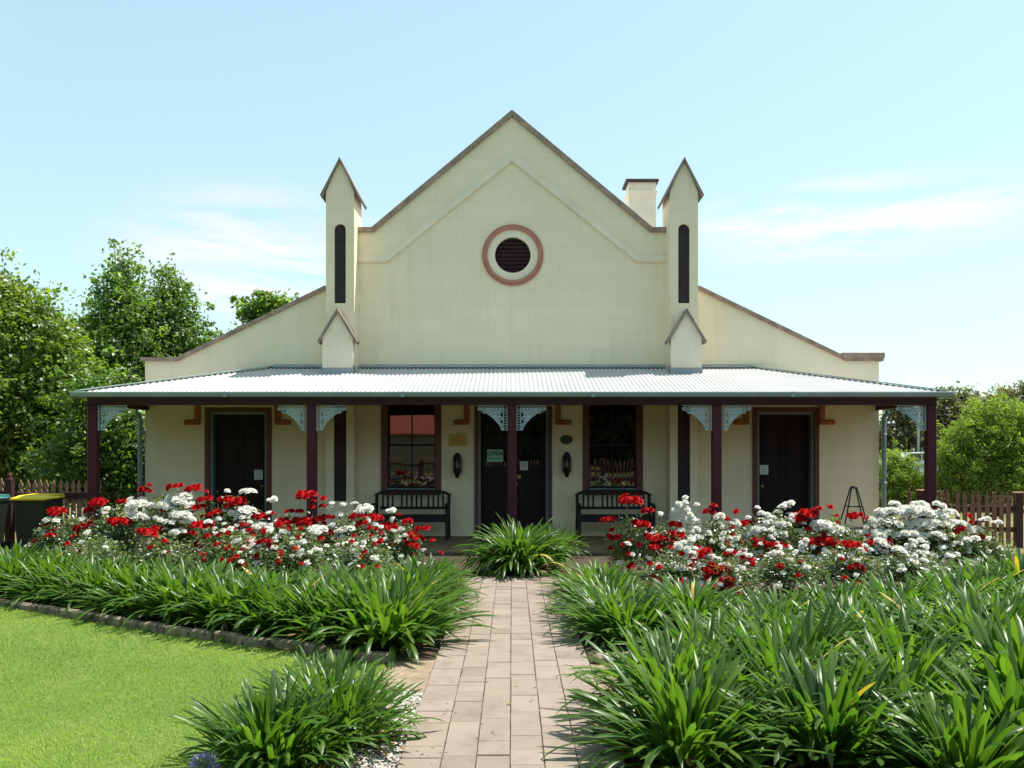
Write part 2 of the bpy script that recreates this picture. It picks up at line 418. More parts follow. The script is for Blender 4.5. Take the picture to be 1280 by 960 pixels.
# raised string moulding following the gable
sl = [(wx(447), wz(329)), (wx(484), wz(329)), (0, wz(203))]
mo = MB(); mo.poly(band(sl+mir(sl)[1:], 0.15), YW-0.022, YW+0.01); mo.poly(band([(x, z+.025) for x, z in sl+mir(sl)[1:]], 0.10), YW-0.042, YW-0.02)
mo.build('string_moulding', 'plain_cream', hall)
# round vent
vc = (wx(641), wz(319))
rv = MB()
for ro, ri, y0 in ((.575, .53, YW-.03), (.532, .475, YW-.05)): rv.ring(vc, ro, ri, y0, YW+.01, 48)
vent = rv.build('round_vent', 'pink_ring', hall)
v2 = MB(); v2.ring(vc, .478, .335, YW-.02, YW+.10, 48); v2.build('vent_surround', 'plain_cream', vent)
v3 = MB()
for i in range(9):
    z = vc[1]-.30+i*.075
    w = math.sqrt(max(0.0, .34**2-(z-vc[1])**2))
    if w > .05: v3.bar((vc[0]-w, YW+.08, z), (vc[0]+w, YW+.08, z), .012, .085, up=(0, -.75, .66))
v3.poly(arc(vc[0], vc[1], .46, 0, 348, 24), YW+.13, YW+.15)
v3.build('louvre', 'niche', vent)
# piers with pinnacles
for s in (-1, 1):
    X = lambda px: s*abs(wx(px, 16.08)) if False else None
    xa, xb = s*3.40, s*2.885
    x0, x1 = min(xa, xb), max(xa, xb); xm = (x0+x1)/2
    zt = wz(240, 16.08); za = wz(198, 16.08)
    n0, n1, ntop, nbot = xm-.105, xm+.105, wz(287, 16.08), wz(379, 16.08)
    nich = [(n0, nbot), (n1, nbot)] + arc(xm, ntop, .105, 0, 180, 10)
    b0, b1, bbot, btop = xm-.115, xm+.115, wz(627, 16.0), 3.0
    nich2 = [(b0, bbot), (b1, bbot), (b1, btop), (b0, btop)]
    pier = MB()
    pier.poly([(x0, 0.05), (x1, 0.05), (x1, zt), (xm, za), (x0, zt)], 16.08, 16.16, [nich, nich2])
    pier.poly([(x0, 0.05), (x1, 0.05), (x1, zt), (xm, za), (x0, zt)], 16.161, YW+.36)
    pier = pier.build('pier', 'wall', hall)
    MB().poly([(x0-.10, zt-.07), (xm, za+.01), (x1+.10, zt-.07), (x1+.075, zt-.12+.01), (xm, za-.055), (x0-.075, zt-.11)][::-1], 16.02, YW+.40).build('pinnacle_coping', 'cap_slate', pier)
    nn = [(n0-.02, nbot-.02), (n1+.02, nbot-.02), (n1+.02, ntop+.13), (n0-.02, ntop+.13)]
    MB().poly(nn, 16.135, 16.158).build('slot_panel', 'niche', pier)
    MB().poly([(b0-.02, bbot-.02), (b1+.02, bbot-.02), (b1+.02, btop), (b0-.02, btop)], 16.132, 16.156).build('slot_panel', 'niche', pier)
    # lower gabled buttress in front of the shaft
    yb = 15.86
    q0, q1 = xm-.275, xm+.275
    ze, zp = wz(420, yb), wz(387, yb)
    bt = MB().poly([(q0, 2.95), (q1, 2.95), (q1, ze), (xm, zp), (q0, ze)], yb, 16.078).build('buttress', 'plain_cream', pier)
    MB().poly([(q0-.085, ze-.10), (xm, zp+.02), (q1+.085, ze-.10), (q1+.06, ze-.14), (xm, zp-.045), (q0-.06, ze-.14)][::-1], yb-.06, 16.077).build('buttress_coping', 'cap_slate', pier)
    MB().bbox(x0-.05, x1+.05, 15.98, 16.3, 0.05, 0.50, .03).build('pier_base', 'plain_cream', pier)
# chimney
ch = MB(); cy = 20.0
ch.box(wx(786, cy), wx(820, cy), cy, cy+.55, 4.5, wz(228, cy)); ch.bbox(wx(784.5, cy), wx(821.5, cy), cy-.03, cy+.58, wz(243, cy), wz(237, cy), .01)
ch = ch.build('chimney', 'plain_cream', hall)
MB().bbox(wx(782, cy), wx(823, cy), cy-.08, cy+.63, wz(228, cy), wz(224.5, cy), .01).build('chimney_cap', 'chimney_cap', ch)

# doors --------------------------------------------------------------
def door_leaf(mb, x0, x1, z0, z1, y, panes=()):
    mb.box(x0, x1, y, y+.04, z0, z1)
def panel(mb, x0, x1, z0, z1, y):
    """a raised moulding round a sunk panel"""
    for a in ((x0, x1, z0, z0+.025), (x0, x1, z1-.025, z1), (x0, x0+.025, z0+.026, z1-.026), (x1-.025, x1, z0+.026, z1-.026)):
        mb.box(a[0], a[1], y-.014, y+.01, a[2], a[3])
    mb.bbox(x0+.05, x1-.05, y-.010, y+.01, z0+.05, z1-.05, .008)
def door_frame(x0, x1, zt, parent, out=.085, bo='frame_red'):
    f = MB()
    for a in ((x0-out, x0+.004, ZD, zt+.0), (x1-.004, x1+out, ZD, zt+.0), (x0-out, x1+out, zt+.001, zt+out)):
        f.bbox(a[0], a[1], YW-.03, YW+.02, a[2], a[3], .006)
    f.build('door_frame', bo, parent)
    r = MB()
    for a in ((x0+.004, x0+.055, ZD, zt-.05), (x1-.055, x1-.004, ZD, zt-.05), (x0+.004, x1-.004, zt-.049, zt-.002)):
        r.box(a[0], a[1], YW+.021, YW+.21, a[2], a[3])
    r.build('door_jamb', 'reveal_blue', parent)
for a, b in doors_px:
    x0, x1 = wx(a), wx(b); y = YW+.16
    d = MB(); d.box(x0+.05, x1-.05, y, y+.045, ZD, door_top-.04)
    xm = (x0+x1)/2
    for px0, px1 in ((x0+.12, xm-.04), (xm+.04, x1-.12)):
        panel(d, px0, px1, .22, .82, y); panel(d, px0, px1, 1.02, door_top-.2, y)
    d = d.build('door', 'door_brown', hall)
    door_frame(x0, x1, door_top, d)
    kx = x1-.13 if a < 640 else x0+.13
    MB().lathe([(0, -.075), (.02, -.07), (.03, -.055), (.022, -.035), (.01, -.02), (.012, 0)], (kx, y, .98), 12, 'y').build('door_handle', 'brass', d)
    # hood mould: drops at each side of the doorway and turns out
x0, x1 = wx(597), wx(686); zt = wz(512)
y = YW+.17
dl = MB()
for s0, s1 in ((x0+.055, -.004+.04), (.004+.04, x1-.055)):
    zs = [ZD, .14, .92, 1.10, 1.68, 1.86, 2.18, zt-.18]
    st = .085
    for a, b in ((s0, s0+st), (s1-st, s1)): dl.bbox(a, b, y, y+.045, ZD, zt-.17, .004)
    for a, b in ((ZD, .24), (.95, 1.06), (1.26, 1.36), (1.72, 1.90), (zt-.30, zt-.17)):
        dl.box(s0+st, s1-st, y+.002, y+.043, a, b)
    mid = (s0+s1)/2
    dl.bbox(mid-.035, mid+.035, y+.001, y+.044, .24, .95, .004)
    for a, b in ((s0+st, mid-.035), (mid+.035, s1-st)): dl.box(a, b, y+.02, y+.035, .24, .95)
    dl.box(s0+st, s1-st, y+.02, y+.035, 1.06, 1.26)
dl.box(x0+.055, x1-.055, y+.02, y+.04, zt-.17, zt-.05)
dd = dl.build('double_door', 'door_brown', hall)
gp = MB()
for s0, s1 in ((x0+.055, .036), (.044, x1-.055)):
    gp.box(s0+.085, s1-.085, y+.02, y+.03, 1.36, 1.72)
    gp.box(s0+.085, s1-.085, y+.02, y+.03, 1.90, zt-.30)
gp.build('door_glass', 'glass', dd)
bar_ = MB()
for s0, s1 in ((x0+.055, .036), (.044, x1-.055)):
    mid = (s0+s1)/2; bar_.box(mid-.05, mid+.05, y+.008, y+.019, 1.90, zt-.30)
bar_.build('glazing_bar', 'door_brown', dd)
MB().bbox(.10, .17, y-.012, y+.005, 1.12, 1.19, .004).build('letter_plate', 'brass', dd)
MB().lathe([(0, -.075), (.02, -.07), (.03, -.055), (.022, -.035), (.01, -.02), (.012, 0)], (.085, y, 1.02), 12, 'y').build('door_handle', 'brass', dd)
door_frame(x0, x1, zt, dd, .06)
for (a, b, zt_) in ((231, 364, 517), (567, 714, 517), (916, 1043, 517)):
    h = MB(); zz = wz(528.5); t = .105
    xa, xb = wx(a), wx(b)
    for xs, so in ((xa, 1), (xb, -1)):
        lx0, lx1 = sorted((xs, xs+so*.30)); h.bbox(lx0, lx1, YW-.075, YW+.01, zz-.04, zz+.055, .022)
        vx0, vx1 = sorted((xs+so*.195, xs+so*.30)); h.bbox(vx0, vx1, YW-.07, YW+.01, zz+.056, wz(494), .012)
    h.bbox(xa+.195, xb-.195, YW-.068, YW+.01, wz(493.6), wz(487), .012)
    h.build('hood_mould', 'terracotta', hall)

# windows ------------------------------------------------------------
for a, b in win_px:
    x0, x1 = wx(a), wx(b); zb = win_bot
    f = MB()
    for q in ((x0-.055, x0+.07, zb-.07, win_top+.05), (x1-.07, x1+.055, zb-.07, win_top+.05)):
        f.bbox(q[0], q[1], YW-.028, YW+.10, q[2], q[3], .008)
    f.bbox(x0+.0705, x1-.0705, YW-.026, YW+.10, win_top-.06, win_top+.049, .006)
    f.bbox(x0+.0705, x1-.0705, YW-.024, YW+.09, zb-.069, zb-.012, .006)
    w = f.build('window', 'frame_red', hall)
    sl_ = MB(); sl_.bbox(x0+.071, x1-.071, YW-.05, YW+.10, zb-.011, zb+.055, .008); sl_.build('window_sill', 'pipe', w)
    s = MB(); xi0, xi1 = x0+.0705, x1-.0705; zm = wz(556); xm = (x0+x1)/2
    def sash(z0, z1, y):
        s.box(xi0, xi0+.018, y, y+.04, z0, z1); s.box(xi1-.018, xi1, y, y+.04, z0, z1)
        s.box(xi0+.0181, xi1-.0181, y+.001, y+.039, z1-.035, z1)
        s.box(xi0+.0181, xi1-.0181, y+.001, y+.039, z0, z0+.035)
        s.box(xm-.011, xm+.011, y+.003, y+.037, z0+.0351, z1-.0351)
    sash(zb+.056, zm+.012, YW+.10); sash(zm-.018, win_top-.062, YW+.142)
    s.build('sash', 'door_brown', w)
    g = MB(); g.box(xi0+.01, xi1-.01, YW+.118, YW+.122, zb+.07, zm); g.box(xi0+.01, xi1-.01, YW+.160, YW+.164, zm, win_top-.07)
    g.build('pane', 'glass', w)

# veranda ------------------------------------------------------------
XE = 7.02; YE = 14.18; ZE = 2.605; ZB = wz(459)
XH = 4.46                       # the hips meet the wall here
rf = MB(); rf.smooth = True
step = .076/8
nx = int(2*XE/step); V = []; Fs = []
for i in range(nx+1):
    x = -XE+i*2*XE/nx
    k = max(0.0, (abs(x)-XH)/(XE-XH))
    amp = .009*math.cos(2*math.pi*x/.076)
    yt = YW - k*(YW-YE)
    for j in range(4):
        t = j/3; yy = YE+(yt-YE)*t; zz = ZE+(ZB-ZE)*(yy-YE)/(YW-YE)
        V.append((x, yy, zz+amp))
for i in range(nx):
    for j in range(3): a = i*4+j; Fs.append((a, a+4, a+5, a+1))
rf.add(V, Fs)
for s in (-1, 1):               # hipped ends
    V = []; Fs = []; ny = int((YW-YE)/step)
    for i in range(ny+1):
        yy = YE+(YW-YE)*i/ny; t = i/ny
        amp = .009*math.cos(2*math.pi*yy/.076)
        for x, z in ((s*XE, ZE), (s*(XE-(XE-XH)*t), ZE+(ZB-ZE)*t)): V.append((x, yy, z+amp))
    for i in range(ny): a = i*2; Fs.append((a, a+2, a+3, a+1))
    rf.add(V, Fs)
vroof = rf.build('veranda_roof', 'zinc', hall)
fl = MB()
for s in (-1, 1):
    a = Vector((s*XE, YE, ZE+.02)); b = Vector((s*XH, YW-.02, ZB+.025))
    fl.bar(a, b, .14, .02, bev=.004)
fl.build('hip_flashing', 'gutter', vroof)
wf = MB()
for x0, x1 in ((-XH, -3.43), (-2.86, 2.86), (3.43, XH)):
    wf.box(x0, x1, YW-.012, YW-.001, ZB-.04, ZB+.05)
    wf.add([(x0, YW-.012, ZB+.045), (x1, YW-.012, ZB+.045), (x1, YW-.16, ZB-.018), (x0, YW-.16, ZB-.018)], [(0, 1, 2, 3)])
for s in (-1, 1):
    xm = s*3.1425
    wf.box(xm-.29, xm+.29, 15.845, 15.858, 3.02, 3.145); wf.box(xm-.29, xm-.278, 15.859, 16.07, 3.04, 3.2); wf.box(xm+.278, xm+.29, 15.859, 16.07, 3.04, 3.2)
wf.build('wall_flashing', 'flashing', vroof)
# gutter swept round three sides
prof = [(-.005, .0), (.10, .0), (.118, .02), (.125, .055), (.135, .07), (.128, .082), (.115, .078), (.112, .05), (.1, .015), (-.003, .012)]
path = [(-XE+.06, YW-.02, 0), (-XE+.06, YE+.04, 0), (XE-.06, YE+.04, 0), (XE-.06, YW-.02, 0)]
nrm = [(-1, 0), (-1, -1), (1, -1), (1, 0)]
gm = MB(); Vg = []
for (x, y_, _), (nx_, ny_) in zip(path, nrm):
    for o_, z in prof: Vg.append((x+nx_*o_, y_+ny_*o_, 2.522+z))
k = len(prof); Fg = []
for i in range(3):
    for j in range(k): Fg.append((i*k+j, (i+1)*k+j, (i+1)*k+(j+1) % k, i*k+(j+1) % k))
Fg += [tuple(range(k)), tuple(range(3*k, 4*k))]
gm.add(Vg, Fg); gm.build('gutter', 'gutter', vroof)
for x in (-4.6, -1.75, 1.3, 4.5): MB().box(x-.03, x+.03, YE-.099, YE-.05, 2.519, 2.602).build('gutter_joint', 'gutter', vroof)
bmz0, bmz1 = 2.405, 2.54
b_ = MB(); b_.bbox(-6.95, 6.95, YP-.06, YP+.06, bmz0, bmz1, .006)
for s in (-1, 1): b_.bbox(s*6.87-.055, s*6.87+.055, YP+.062, YW-.002, bmz0+.003, bmz1-.003, .006)
b_.build('veranda_beam', 'maroon', hall)
MB().box(-6.80, 6.80, YP-.02, YP+.02, bmz1+.001, 2.662).build('roof_plate', 'maroon', hall)

cb = MB()
for k in range(14):
    y0 = YP+.08+k*(YW-.02-YP-.08)/14; y1 = y0+(YW-.02-YP-.08)/14-.006
    zf = lambda y: ZE+(ZB-ZE)*(y-YE)/(YW-YE)-.035
    xe = lambda y: XE-.12-(XE-XH)*(y-YE)/(YW-YE)
    cb.add([(-xe(y0), y0, zf(y0)), (xe(y0), y0, zf(y0)), (xe(y1), y1, zf(y1)), (-xe(y1), y1, zf(y1)), (-xe(y0), y0, zf(y0)+.012), (xe(y0), y0, zf(y0)+.012), (xe(y1), y1, zf(y1)+.012), (-xe(y1), y1, zf(y1)+.012)], [(0,3,2,1), (4,5,6,7), (0,1,5,4), (2,3,7,6), (1,2,6,5), (3,0,4,7)])
cb.build('added_veranda_ceiling', 'ceiling_board', hall)  # unseen dark board lining, added to cut light bouncing under the roof

def lace(mb, o, du, th=.022, W=.49, Hh=.45):
    """cast-iron lace bracket; o is the inner top corner, du the direction it runs"""
    t = MB()
    for u0, u1 in ((.0, .014), (.062, .074)): t.box(u0, u1, 0, th, -Hh+.03+u0*1.2, 0)
    for v0, v1 in ((0, .014), (.045, .055)): t.box(.0745, W-v0, .001, th-.001, -v1, -v0)
    for k in range(9): t.box(.0142, .0618, .001, th-.001, -.07-k*.042, -.06-k*.042)
    for k in range(11): t.box(.10+k*.034, .108+k*.034, .0015, th-.0015, -.045, -.014)
    # concave edge from the beam's end to the foot of the post strip
    cv = []
    for k in range(13):
        q = k/12; u = W-.03-(W-.11)*(1-(1-q)**1.35)*1.0; v = .06+(Hh-.12)*(q**1.35)
        cv.append((u, v))
    for k, (u, v) in enumerate(cv): t.ring((u, -v), .028, .010, .001, th-.001, 8)
    for gu in range(6):
        for gv in range(6):
            if .11+gu*.070 > W-.05: continue
            u = .112+gu*.070+(.035 if gv % 2 else 0); v = .092+gv*.062
            lim = min((cu_-u)**2+(cv_-v)**2 for cu_, cv_ in cv)
            inside = False
            for k in range(12):
                if cv[k+1][0] <= u <= cv[k][0] and v < cv[k][1]+(cv[k+1][1]-cv[k][1])*((cv[k][0]-u)/(cv[k][0]-cv[k+1][0]+1e-6))-.015: inside = True
            if u < cv[-1][0] and v < cv[-1][1]: inside = True
            if inside: t.ring((u, -v), .037, .0215, .002, th-.002, 10); t.ring((u, -v), .011, .002, .003, th-.003, 6)
    for k in range(3): t.ring((.36+k*.022, -.095-(k == 1)*.03), .017, .006, .001, th-.001, 8)
    du = Vector(du).normalized(); up = Vector((0, 0, 1)); nn = du.cross(up)
    o = Vector(o)
    mb.add([o+du*v[0]+nn*(v[1]-th/2)+up*v[2] for v in t.v], t.f)
    return mb
posts_x = [-6.87, wx(390, YP), 0.0, wx(895.5, YP), 6.87]
for i, px in enumerate(posts_x):
    p = MB(); p.bbox(px-.075, px+.075, YP-.073, YP+.073, .055, bmz0-.001, .012); p.bbox(px-.095, px+.095, YP-.09, YP+.09, .054, .22, .012)
    p = p.build('veranda_post', 'maroon_post', hall)
    for d in (-1, 1):
        if (i == 0 and d < 0) or (i == 4 and d > 0): continue
        lace(MB(), (px+d*.076, YP, bmz0-.002), (d, 0, 0)).build('lace_bracket', 'lace', p)
    if i in (0, 4):
        lace(MB(), (px, YP+.076, bmz0-.002), (0, 1, 0), W=.30).build('lace_bracket', 'lace', p)
fl_ = MB(); fl_.bbox(-7.0, 7.0, 14.15, YW, -.12, .05, .012); fl_.build('veranda_floor', 'porch', hall)
for s in (-1, 1):
    X0 = s*6.86
    pts = [(s*6.96, YE+.25, 2.50), (s*6.955, YE+.6, 2.42), (s*6.945, YW-.25, 2.36), (s*6.94, YW-.09, 2.28), (s*6.94, YW-.08, 2.1), (s*6.94, YW-.08, .08)]
    dp = MB().tube(pts[2:], .042, 12).build('downpipe', 'pipe', hall)
    c = MB()
    for z in (1.95, 1.05): c.lathe([(.045, -.02), (.052, -.02), (.052, .02), (.045, .02)], (s*6.94, YW-.08, z), 12); c.box(min(s*6.94, s*6.85), max(s*6.94, s*6.85), YW-.05, YW-.02, z-.012, z+.012)
    c.build('pipe_clip', 'flashing', dp)

# ================================================================== THINGS ON THE WALL
def lantern(x, z, label):
    t = empty('wall_lantern', (x, YW, z), label, 'lantern', 'black lanterns beside the middle doors')
    b = MB(); y0 = YW-.11
    b.lathe([(0, .23), (.03, .222), (.058, .19), (.072, .15), (.075, .125), (.088, .115), (.088, .10)], (x, y0, z), 8)
    b.lathe([(.085, -.12), (.085, -.135), (.05, -.16), (.045, -.20), (.028, -.235), (0, -.25)], (x, y0, z), 8)
    for k in range(8):
        a = 2*math.pi*k/8
        b.bar((x+.078*math.cos(a), y0+.078*math.sin(a), z-.125), (x+.078*math.cos(a), y0+.078*math.sin(a), z+.105), .016 if k % 2 == 0 else .010, .016)
    b.build('lantern_cage', 'iron', t)
    MB().lathe([(.0, .10), (.062, .098), (.062, -.118), (0, -.12)], (x, y0, z), 8).build('lantern_glass', 'glass', t)
    MB().lathe([(.0, .08), (.022, .075), (.024, -.06), (0, -.07)], (x, y0-.045, z), 8).build('lamp_tube', 'frosted', t)
    MB().bbox(x-.04, x+.04, YW-.035, YW-.001, z-.15, z+.12, .006).build('back_plate', 'iron', t)
lantern(wx(572), wz(581), 'black wall lantern below the brass plaque, left of the middle doors')
lantern(wx(708), wz(580), 'black wall lantern below the dark oval plaque, right of the middle doors')
t = empty('brass_plaque', (wx(572), YW, wz(549)), 'rectangular brass plaque with engraved lines on the wall above a lantern', 'plaque')
MB().bbox(wx(561), wx(583), YW-.018, YW-.001, wz(557.5), wz(542), .004).build('plate', 'brass', t)
e = MB()
for k, (w, h) in enumerate(((.05, .03), (.20, .012), (.24, .012), (.16, .012))):
    zc = wz(545.5)-k*.042; e.box(wx(572)-w/2, wx(572)+w/2, YW-.0205, YW-.017, zc-h/2, zc+h/2)
e.build('engraving', 'terracotta', t)
t = empty('oval_plaque', (wx(708), YW, wz(549.5)), 'small dark green oval plaque on the wall right of the middle doors', 'plaque')
sc_ = [(wx(708)+.118*math.cos(2*math.pi*k/28), wz(549.5)+.085*math.sin(2*math.pi*k/28)) for k in range(28)]
MB().poly(sc_, YW-.02, YW-.001).build('plate', 'green_plaque', t)
ri = MB(); q = [(wx(708)+.118*math.cos(2*math.pi*k/28), wz(549.5)+.085*math.sin(2*math.pi*k/28)) for k in range(28)]
q2 = [(wx(708)+.108*math.cos(2*math.pi*k/28), wz(549.5)+.075*math.sin(2*math.pi*k/28)) for k in range(28)]
ri.poly(q, YW-.026, YW-.0201, [q2]); ri.build('rim', 'iron', t)

def notice(x0, x1, z0, z1, y, label, rows=5):
    t = empty('paper_notice', ((x0+x1)/2, y, (z0+z1)/2), label, 'notice', 'paper notices on the doors')
    MB().box(x0, x1, y-.004, y, z0, z1).build('sheet', 'paper', t)
    g = MB()
    for k in range(rows):
        zz = z1-.03-(z1-z0-.05)*k/max(1, rows-1); w = (x1-x0)*(.8 if k % 2 == 0 else .62)
        g.box((x0+x1)/2-w/2, (x0+x1)/2+w/2, y-.0055, y-.0041, zz-.006, zz+.006)
    g.build('printed_line', 'print_grey', t)
notice(wx(315), wx(325.5), wz(600), wz(587.5), YW+.145, 'white paper notice on the left wing door')
notice(wx(952.5), wx(963), wz(593.5), wz(581.5), YW+.145, 'white paper notice on the right wing door')
notice(.152, .30, wz(588), wz(577), YW+.168, 'white paper notice on the glass of the middle right door leaf')
sx0, sx1, sz0, sz1 = wx(608.5), wx(629), wz(577.5), wz(562); sy = YW+.165
t = empty('open_sign', ((sx0+sx1)/2, sy, (sz0+sz1)/2), 'pale green OPEN sign on the left leaf of the middle doors', 'sign')
MB().box(sx0, sx1, sy-.006, sy, sz0, sz1).build('card', 'open_card', t)
cu = bpy.data.curves.new('txt', 'FONT'); cu.body = 'OPEN'; cu.align_x = 'CENTER'; cu.align_y = 'CENTER'; cu.size = .115; cu.extrude = .001; cu.offset = .0022
ob = bpy.data.objects.new('txt', cu); me = bpy.data.meshes.new_from_object(ob)
w_ = MB(); w_.add([((sx0+sx1)/2+v.co.x, sy-.0075+v.co.z, sz1-.078+v.co.y) for v in me.vertices], [tuple(p.vertices) for p in me.polygons])
w_.build('lettering', 'ink', t); bpy.data.objects.remove(ob)
g = MB()
for k, (a, b) in enumerate(((.0, .07), (.085, .25))): g.box(sx0+.02+a, sx0+.02+b, sy-.0078, sy-.0061, sz0+.062, sz0+.074)
g.build('printed_line', 'ink', t)

# benches ------------------------------------------------------------
def make_bench(label):
    t = empty('garden_bench', (0, 0, 0), label, 'bench', 'dark benches under the veranda windows')
    W = .66
    s = MB()
    for k in range(6): s.bbox(-W, W, -.27+k*.085, -.20+k*.085, .405, .43, .005)
    s.bbox(-W+.02, W-.02, -.262, -.23, .32, .404, .005)
    s.build('seat', 'bench_wood', t)
    b = MB()
    nseg = 14
    pr = []
    for k in range(nseg+1):
        u = -1+2*k/nseg; pr.append((u*W*1.04, .80+.035*(1-abs(u)**3) - .05*max(0, abs(u)-.82)/.18))
    b.poly(band(pr, .05), .25, .30)
    b.bbox(-W+.06, W-.06, .225, .26, .52, .57, .005)
    for u in [-.55, -.46, -.37, -.20, -.11, -.02, .07, .16, .29, .38, .47, .56]:
        b.bar((u, .243, .565), (u, .272, .81), .034, .014, up=(0, 1, 0))
    b.build('backrest', 'bench_wood', t)
    for sx in (-1, 1):
        x = sx*(W+.005)
        MB().poly([(-.26, .0), (-.20, .0), (-.20, .60), (-.26, .60)], -.03, .03).v
        l = MB(); l.bbox(x-.03, x+.03, -.27, -.21, 0, .605, .006); l.build('leg', 'bench_wood', t)
        l = MB(); l.bar((x, .27, 0), (x, .235, .42), .06, .05, up=(0, 1, 0), bev=.005); l.bar((x, .235, .42), (x, .275, .79), .055, .045, up=(0, 1, 0), bev=.005); l.build('leg', 'bench_wood', t)
        a = MB()
        pts = [(x, -.30, .585), (x, -.27, .62), (x, -.1, .635), (x, .12, .625), (x, .26, .62)]
        for p0, p1 in zip(pts, pts[1:]): a.bar(p0, p1, .07, .035, bev=.004)
        a.build('armrest', 'bench_wood', t)
    return t
def copy_tree(o, parent=None):
    c = o.copy(); col.objects.link(c)
    if parent: c.parent = parent
    for ch_ in list(o.children): copy_tree(ch_, c)
    return c
b1 = make_bench('dark slatted bench under the left window, partly behind red roses')
b2 = copy_tree(b1); b2['label'] = 'dark slatted bench under the right window, behind a tall red rose'
b1.location = (wx(514, 16.0), 16.0, .05); b2.location = (wx(768.5, 16.0), 16.0, .05)

# A-shaped folding stand ----------------------------------------------
yf = 13.6
t = empty('folding_stand', (wx(1066, yf), yf, 0), 'thin dark metal A-shaped folding stand by the right wing wall', 'stand')
xm = wx(1067, yf); zt = wz(608, yf)
for k, yo in ((0, -.18), (1, .18)):
    f = MB()
    f.tube([(xm-.30, yf+yo, 0), (xm-.04, yf+yo*.15, zt-.02), (xm-.02, yf+yo*.1, zt), (xm+.02, yf+yo*.1, zt), (xm+.04, yf+yo*.15, zt-.02), (xm+.30+.05*k, yf+yo, 0)], .011, 6)
    for q in (.42, .72): f.tube([(xm-.30+.26*q, yf+yo*(1-.85*q), zt*q), (xm+.30-.26*q, yf+yo*(1-.85*q), zt*q)], .008, 6)
    f.build('leg_frame', 'iron', t)
MB().tube([(xm, yf-.04, zt-.02), (xm, yf+.04, zt-.02)], .014, 8).build('hinge', 'iron', t)

# ================================================================== BINS AND FENCES
def wheelie_bin(x, y, lid, label, rz=0):
    t = empty('wheelie_bin', (x, y, 0), label, 'bin', 'wheelie bins by the left fence')
    b = MB()
    def q(w, d, z): return [(x-w, y-d, z), (x+w, y-d, z), (x+w, y+d, z), (x-w, y+d, z)]
    b.add(q(.235, .27, .06)+q(.29, .34, .93), [(0,1,2,3), (0,1,5,4), (1,2,6,5), (2,3,7,6), (3,0,4,7), (4,5,6,7)])
    b.bbox(x-.31, x+.31, y-.36, y+.36, .92, .965, .01)
    b.build('bin_body', 'bin_green', t)
    l = MB(); l.add([(x-.32, y-.39, .968), (x+.32, y-.39, .968), (x+.32, y+.38, .985), (x-.32, y+.38, .985), (x-.315, y-.385, 1.0), (x+.315, y-.385, 1.0), (x+.25, y-.18, 1.045), (x-.25, y-.18, 1.045), (x+.30, y+.36, 1.05), (x-.30, y+.36, 1.05)],
          [(0,1,5,4), (4,5,6,7), (7,6,8,9), (1,2,8,6,5), (3,0,4,7,9), (2,3,9,8), (0,3,2,1)])
    l.build('bin_lid', lid, t)
    for s in (-1, 1): MB().lathe([(0, -.03), (.10, -.03), (.11, -.015), (.11, .015), (.10, .03), (0, .03)], (x+s*.27, y+.34, .11), 16, 'x').build('wheel', 'rubber', t)
    MB().tube([(x-.22, y+.40, .95), (x-.22, y+.45, .97), (x+.22, y+.45, .97), (x+.22, y+.40, .95)], .016, 8).build('bin_handle', 'bin_green', t)
    t.scale = (.86, .86, .90)
wheelie_bin(-7.70, 14.3, 'bin_yellow', 'dark green wheelie bin with a yellow lid in front of the left fence')
wheelie_bin(-8.52, 14.15, 'bin_teal', 'dark wheelie bin with a teal lid, cut by the left picture edge')
def picket_outline(h, w):
    """fleur-de-lis like head on a flat board"""
    hw = w/2
    side = [(hw, 0), (hw, h-.20), (hw*.55, h-.175), (hw*.55, h-.155), (hw, h-.12), (hw*.95, h-.08), (hw*.4, h-.05), (hw*.45, h-.035), (0, h)]
    return [(-x, z) for x, z in reversed(side[:-1])][::-1] and ([(x, z) for x, z in side]+[(-x, z) for x, z in reversed(side[:-1])])
PICK = {}
def picket_mesh(h, mname):
    k = (round(h, 2), mname)
    if k not in PICK:
        mb = MB(); mb.poly(picket_outline(h, .072), -.01, .01)
        o = mb.build('picket', mname); PICK[k] = o.data; bpy.data.objects.remove(o)
    return PICK[k]
rnd = random.Random(5)
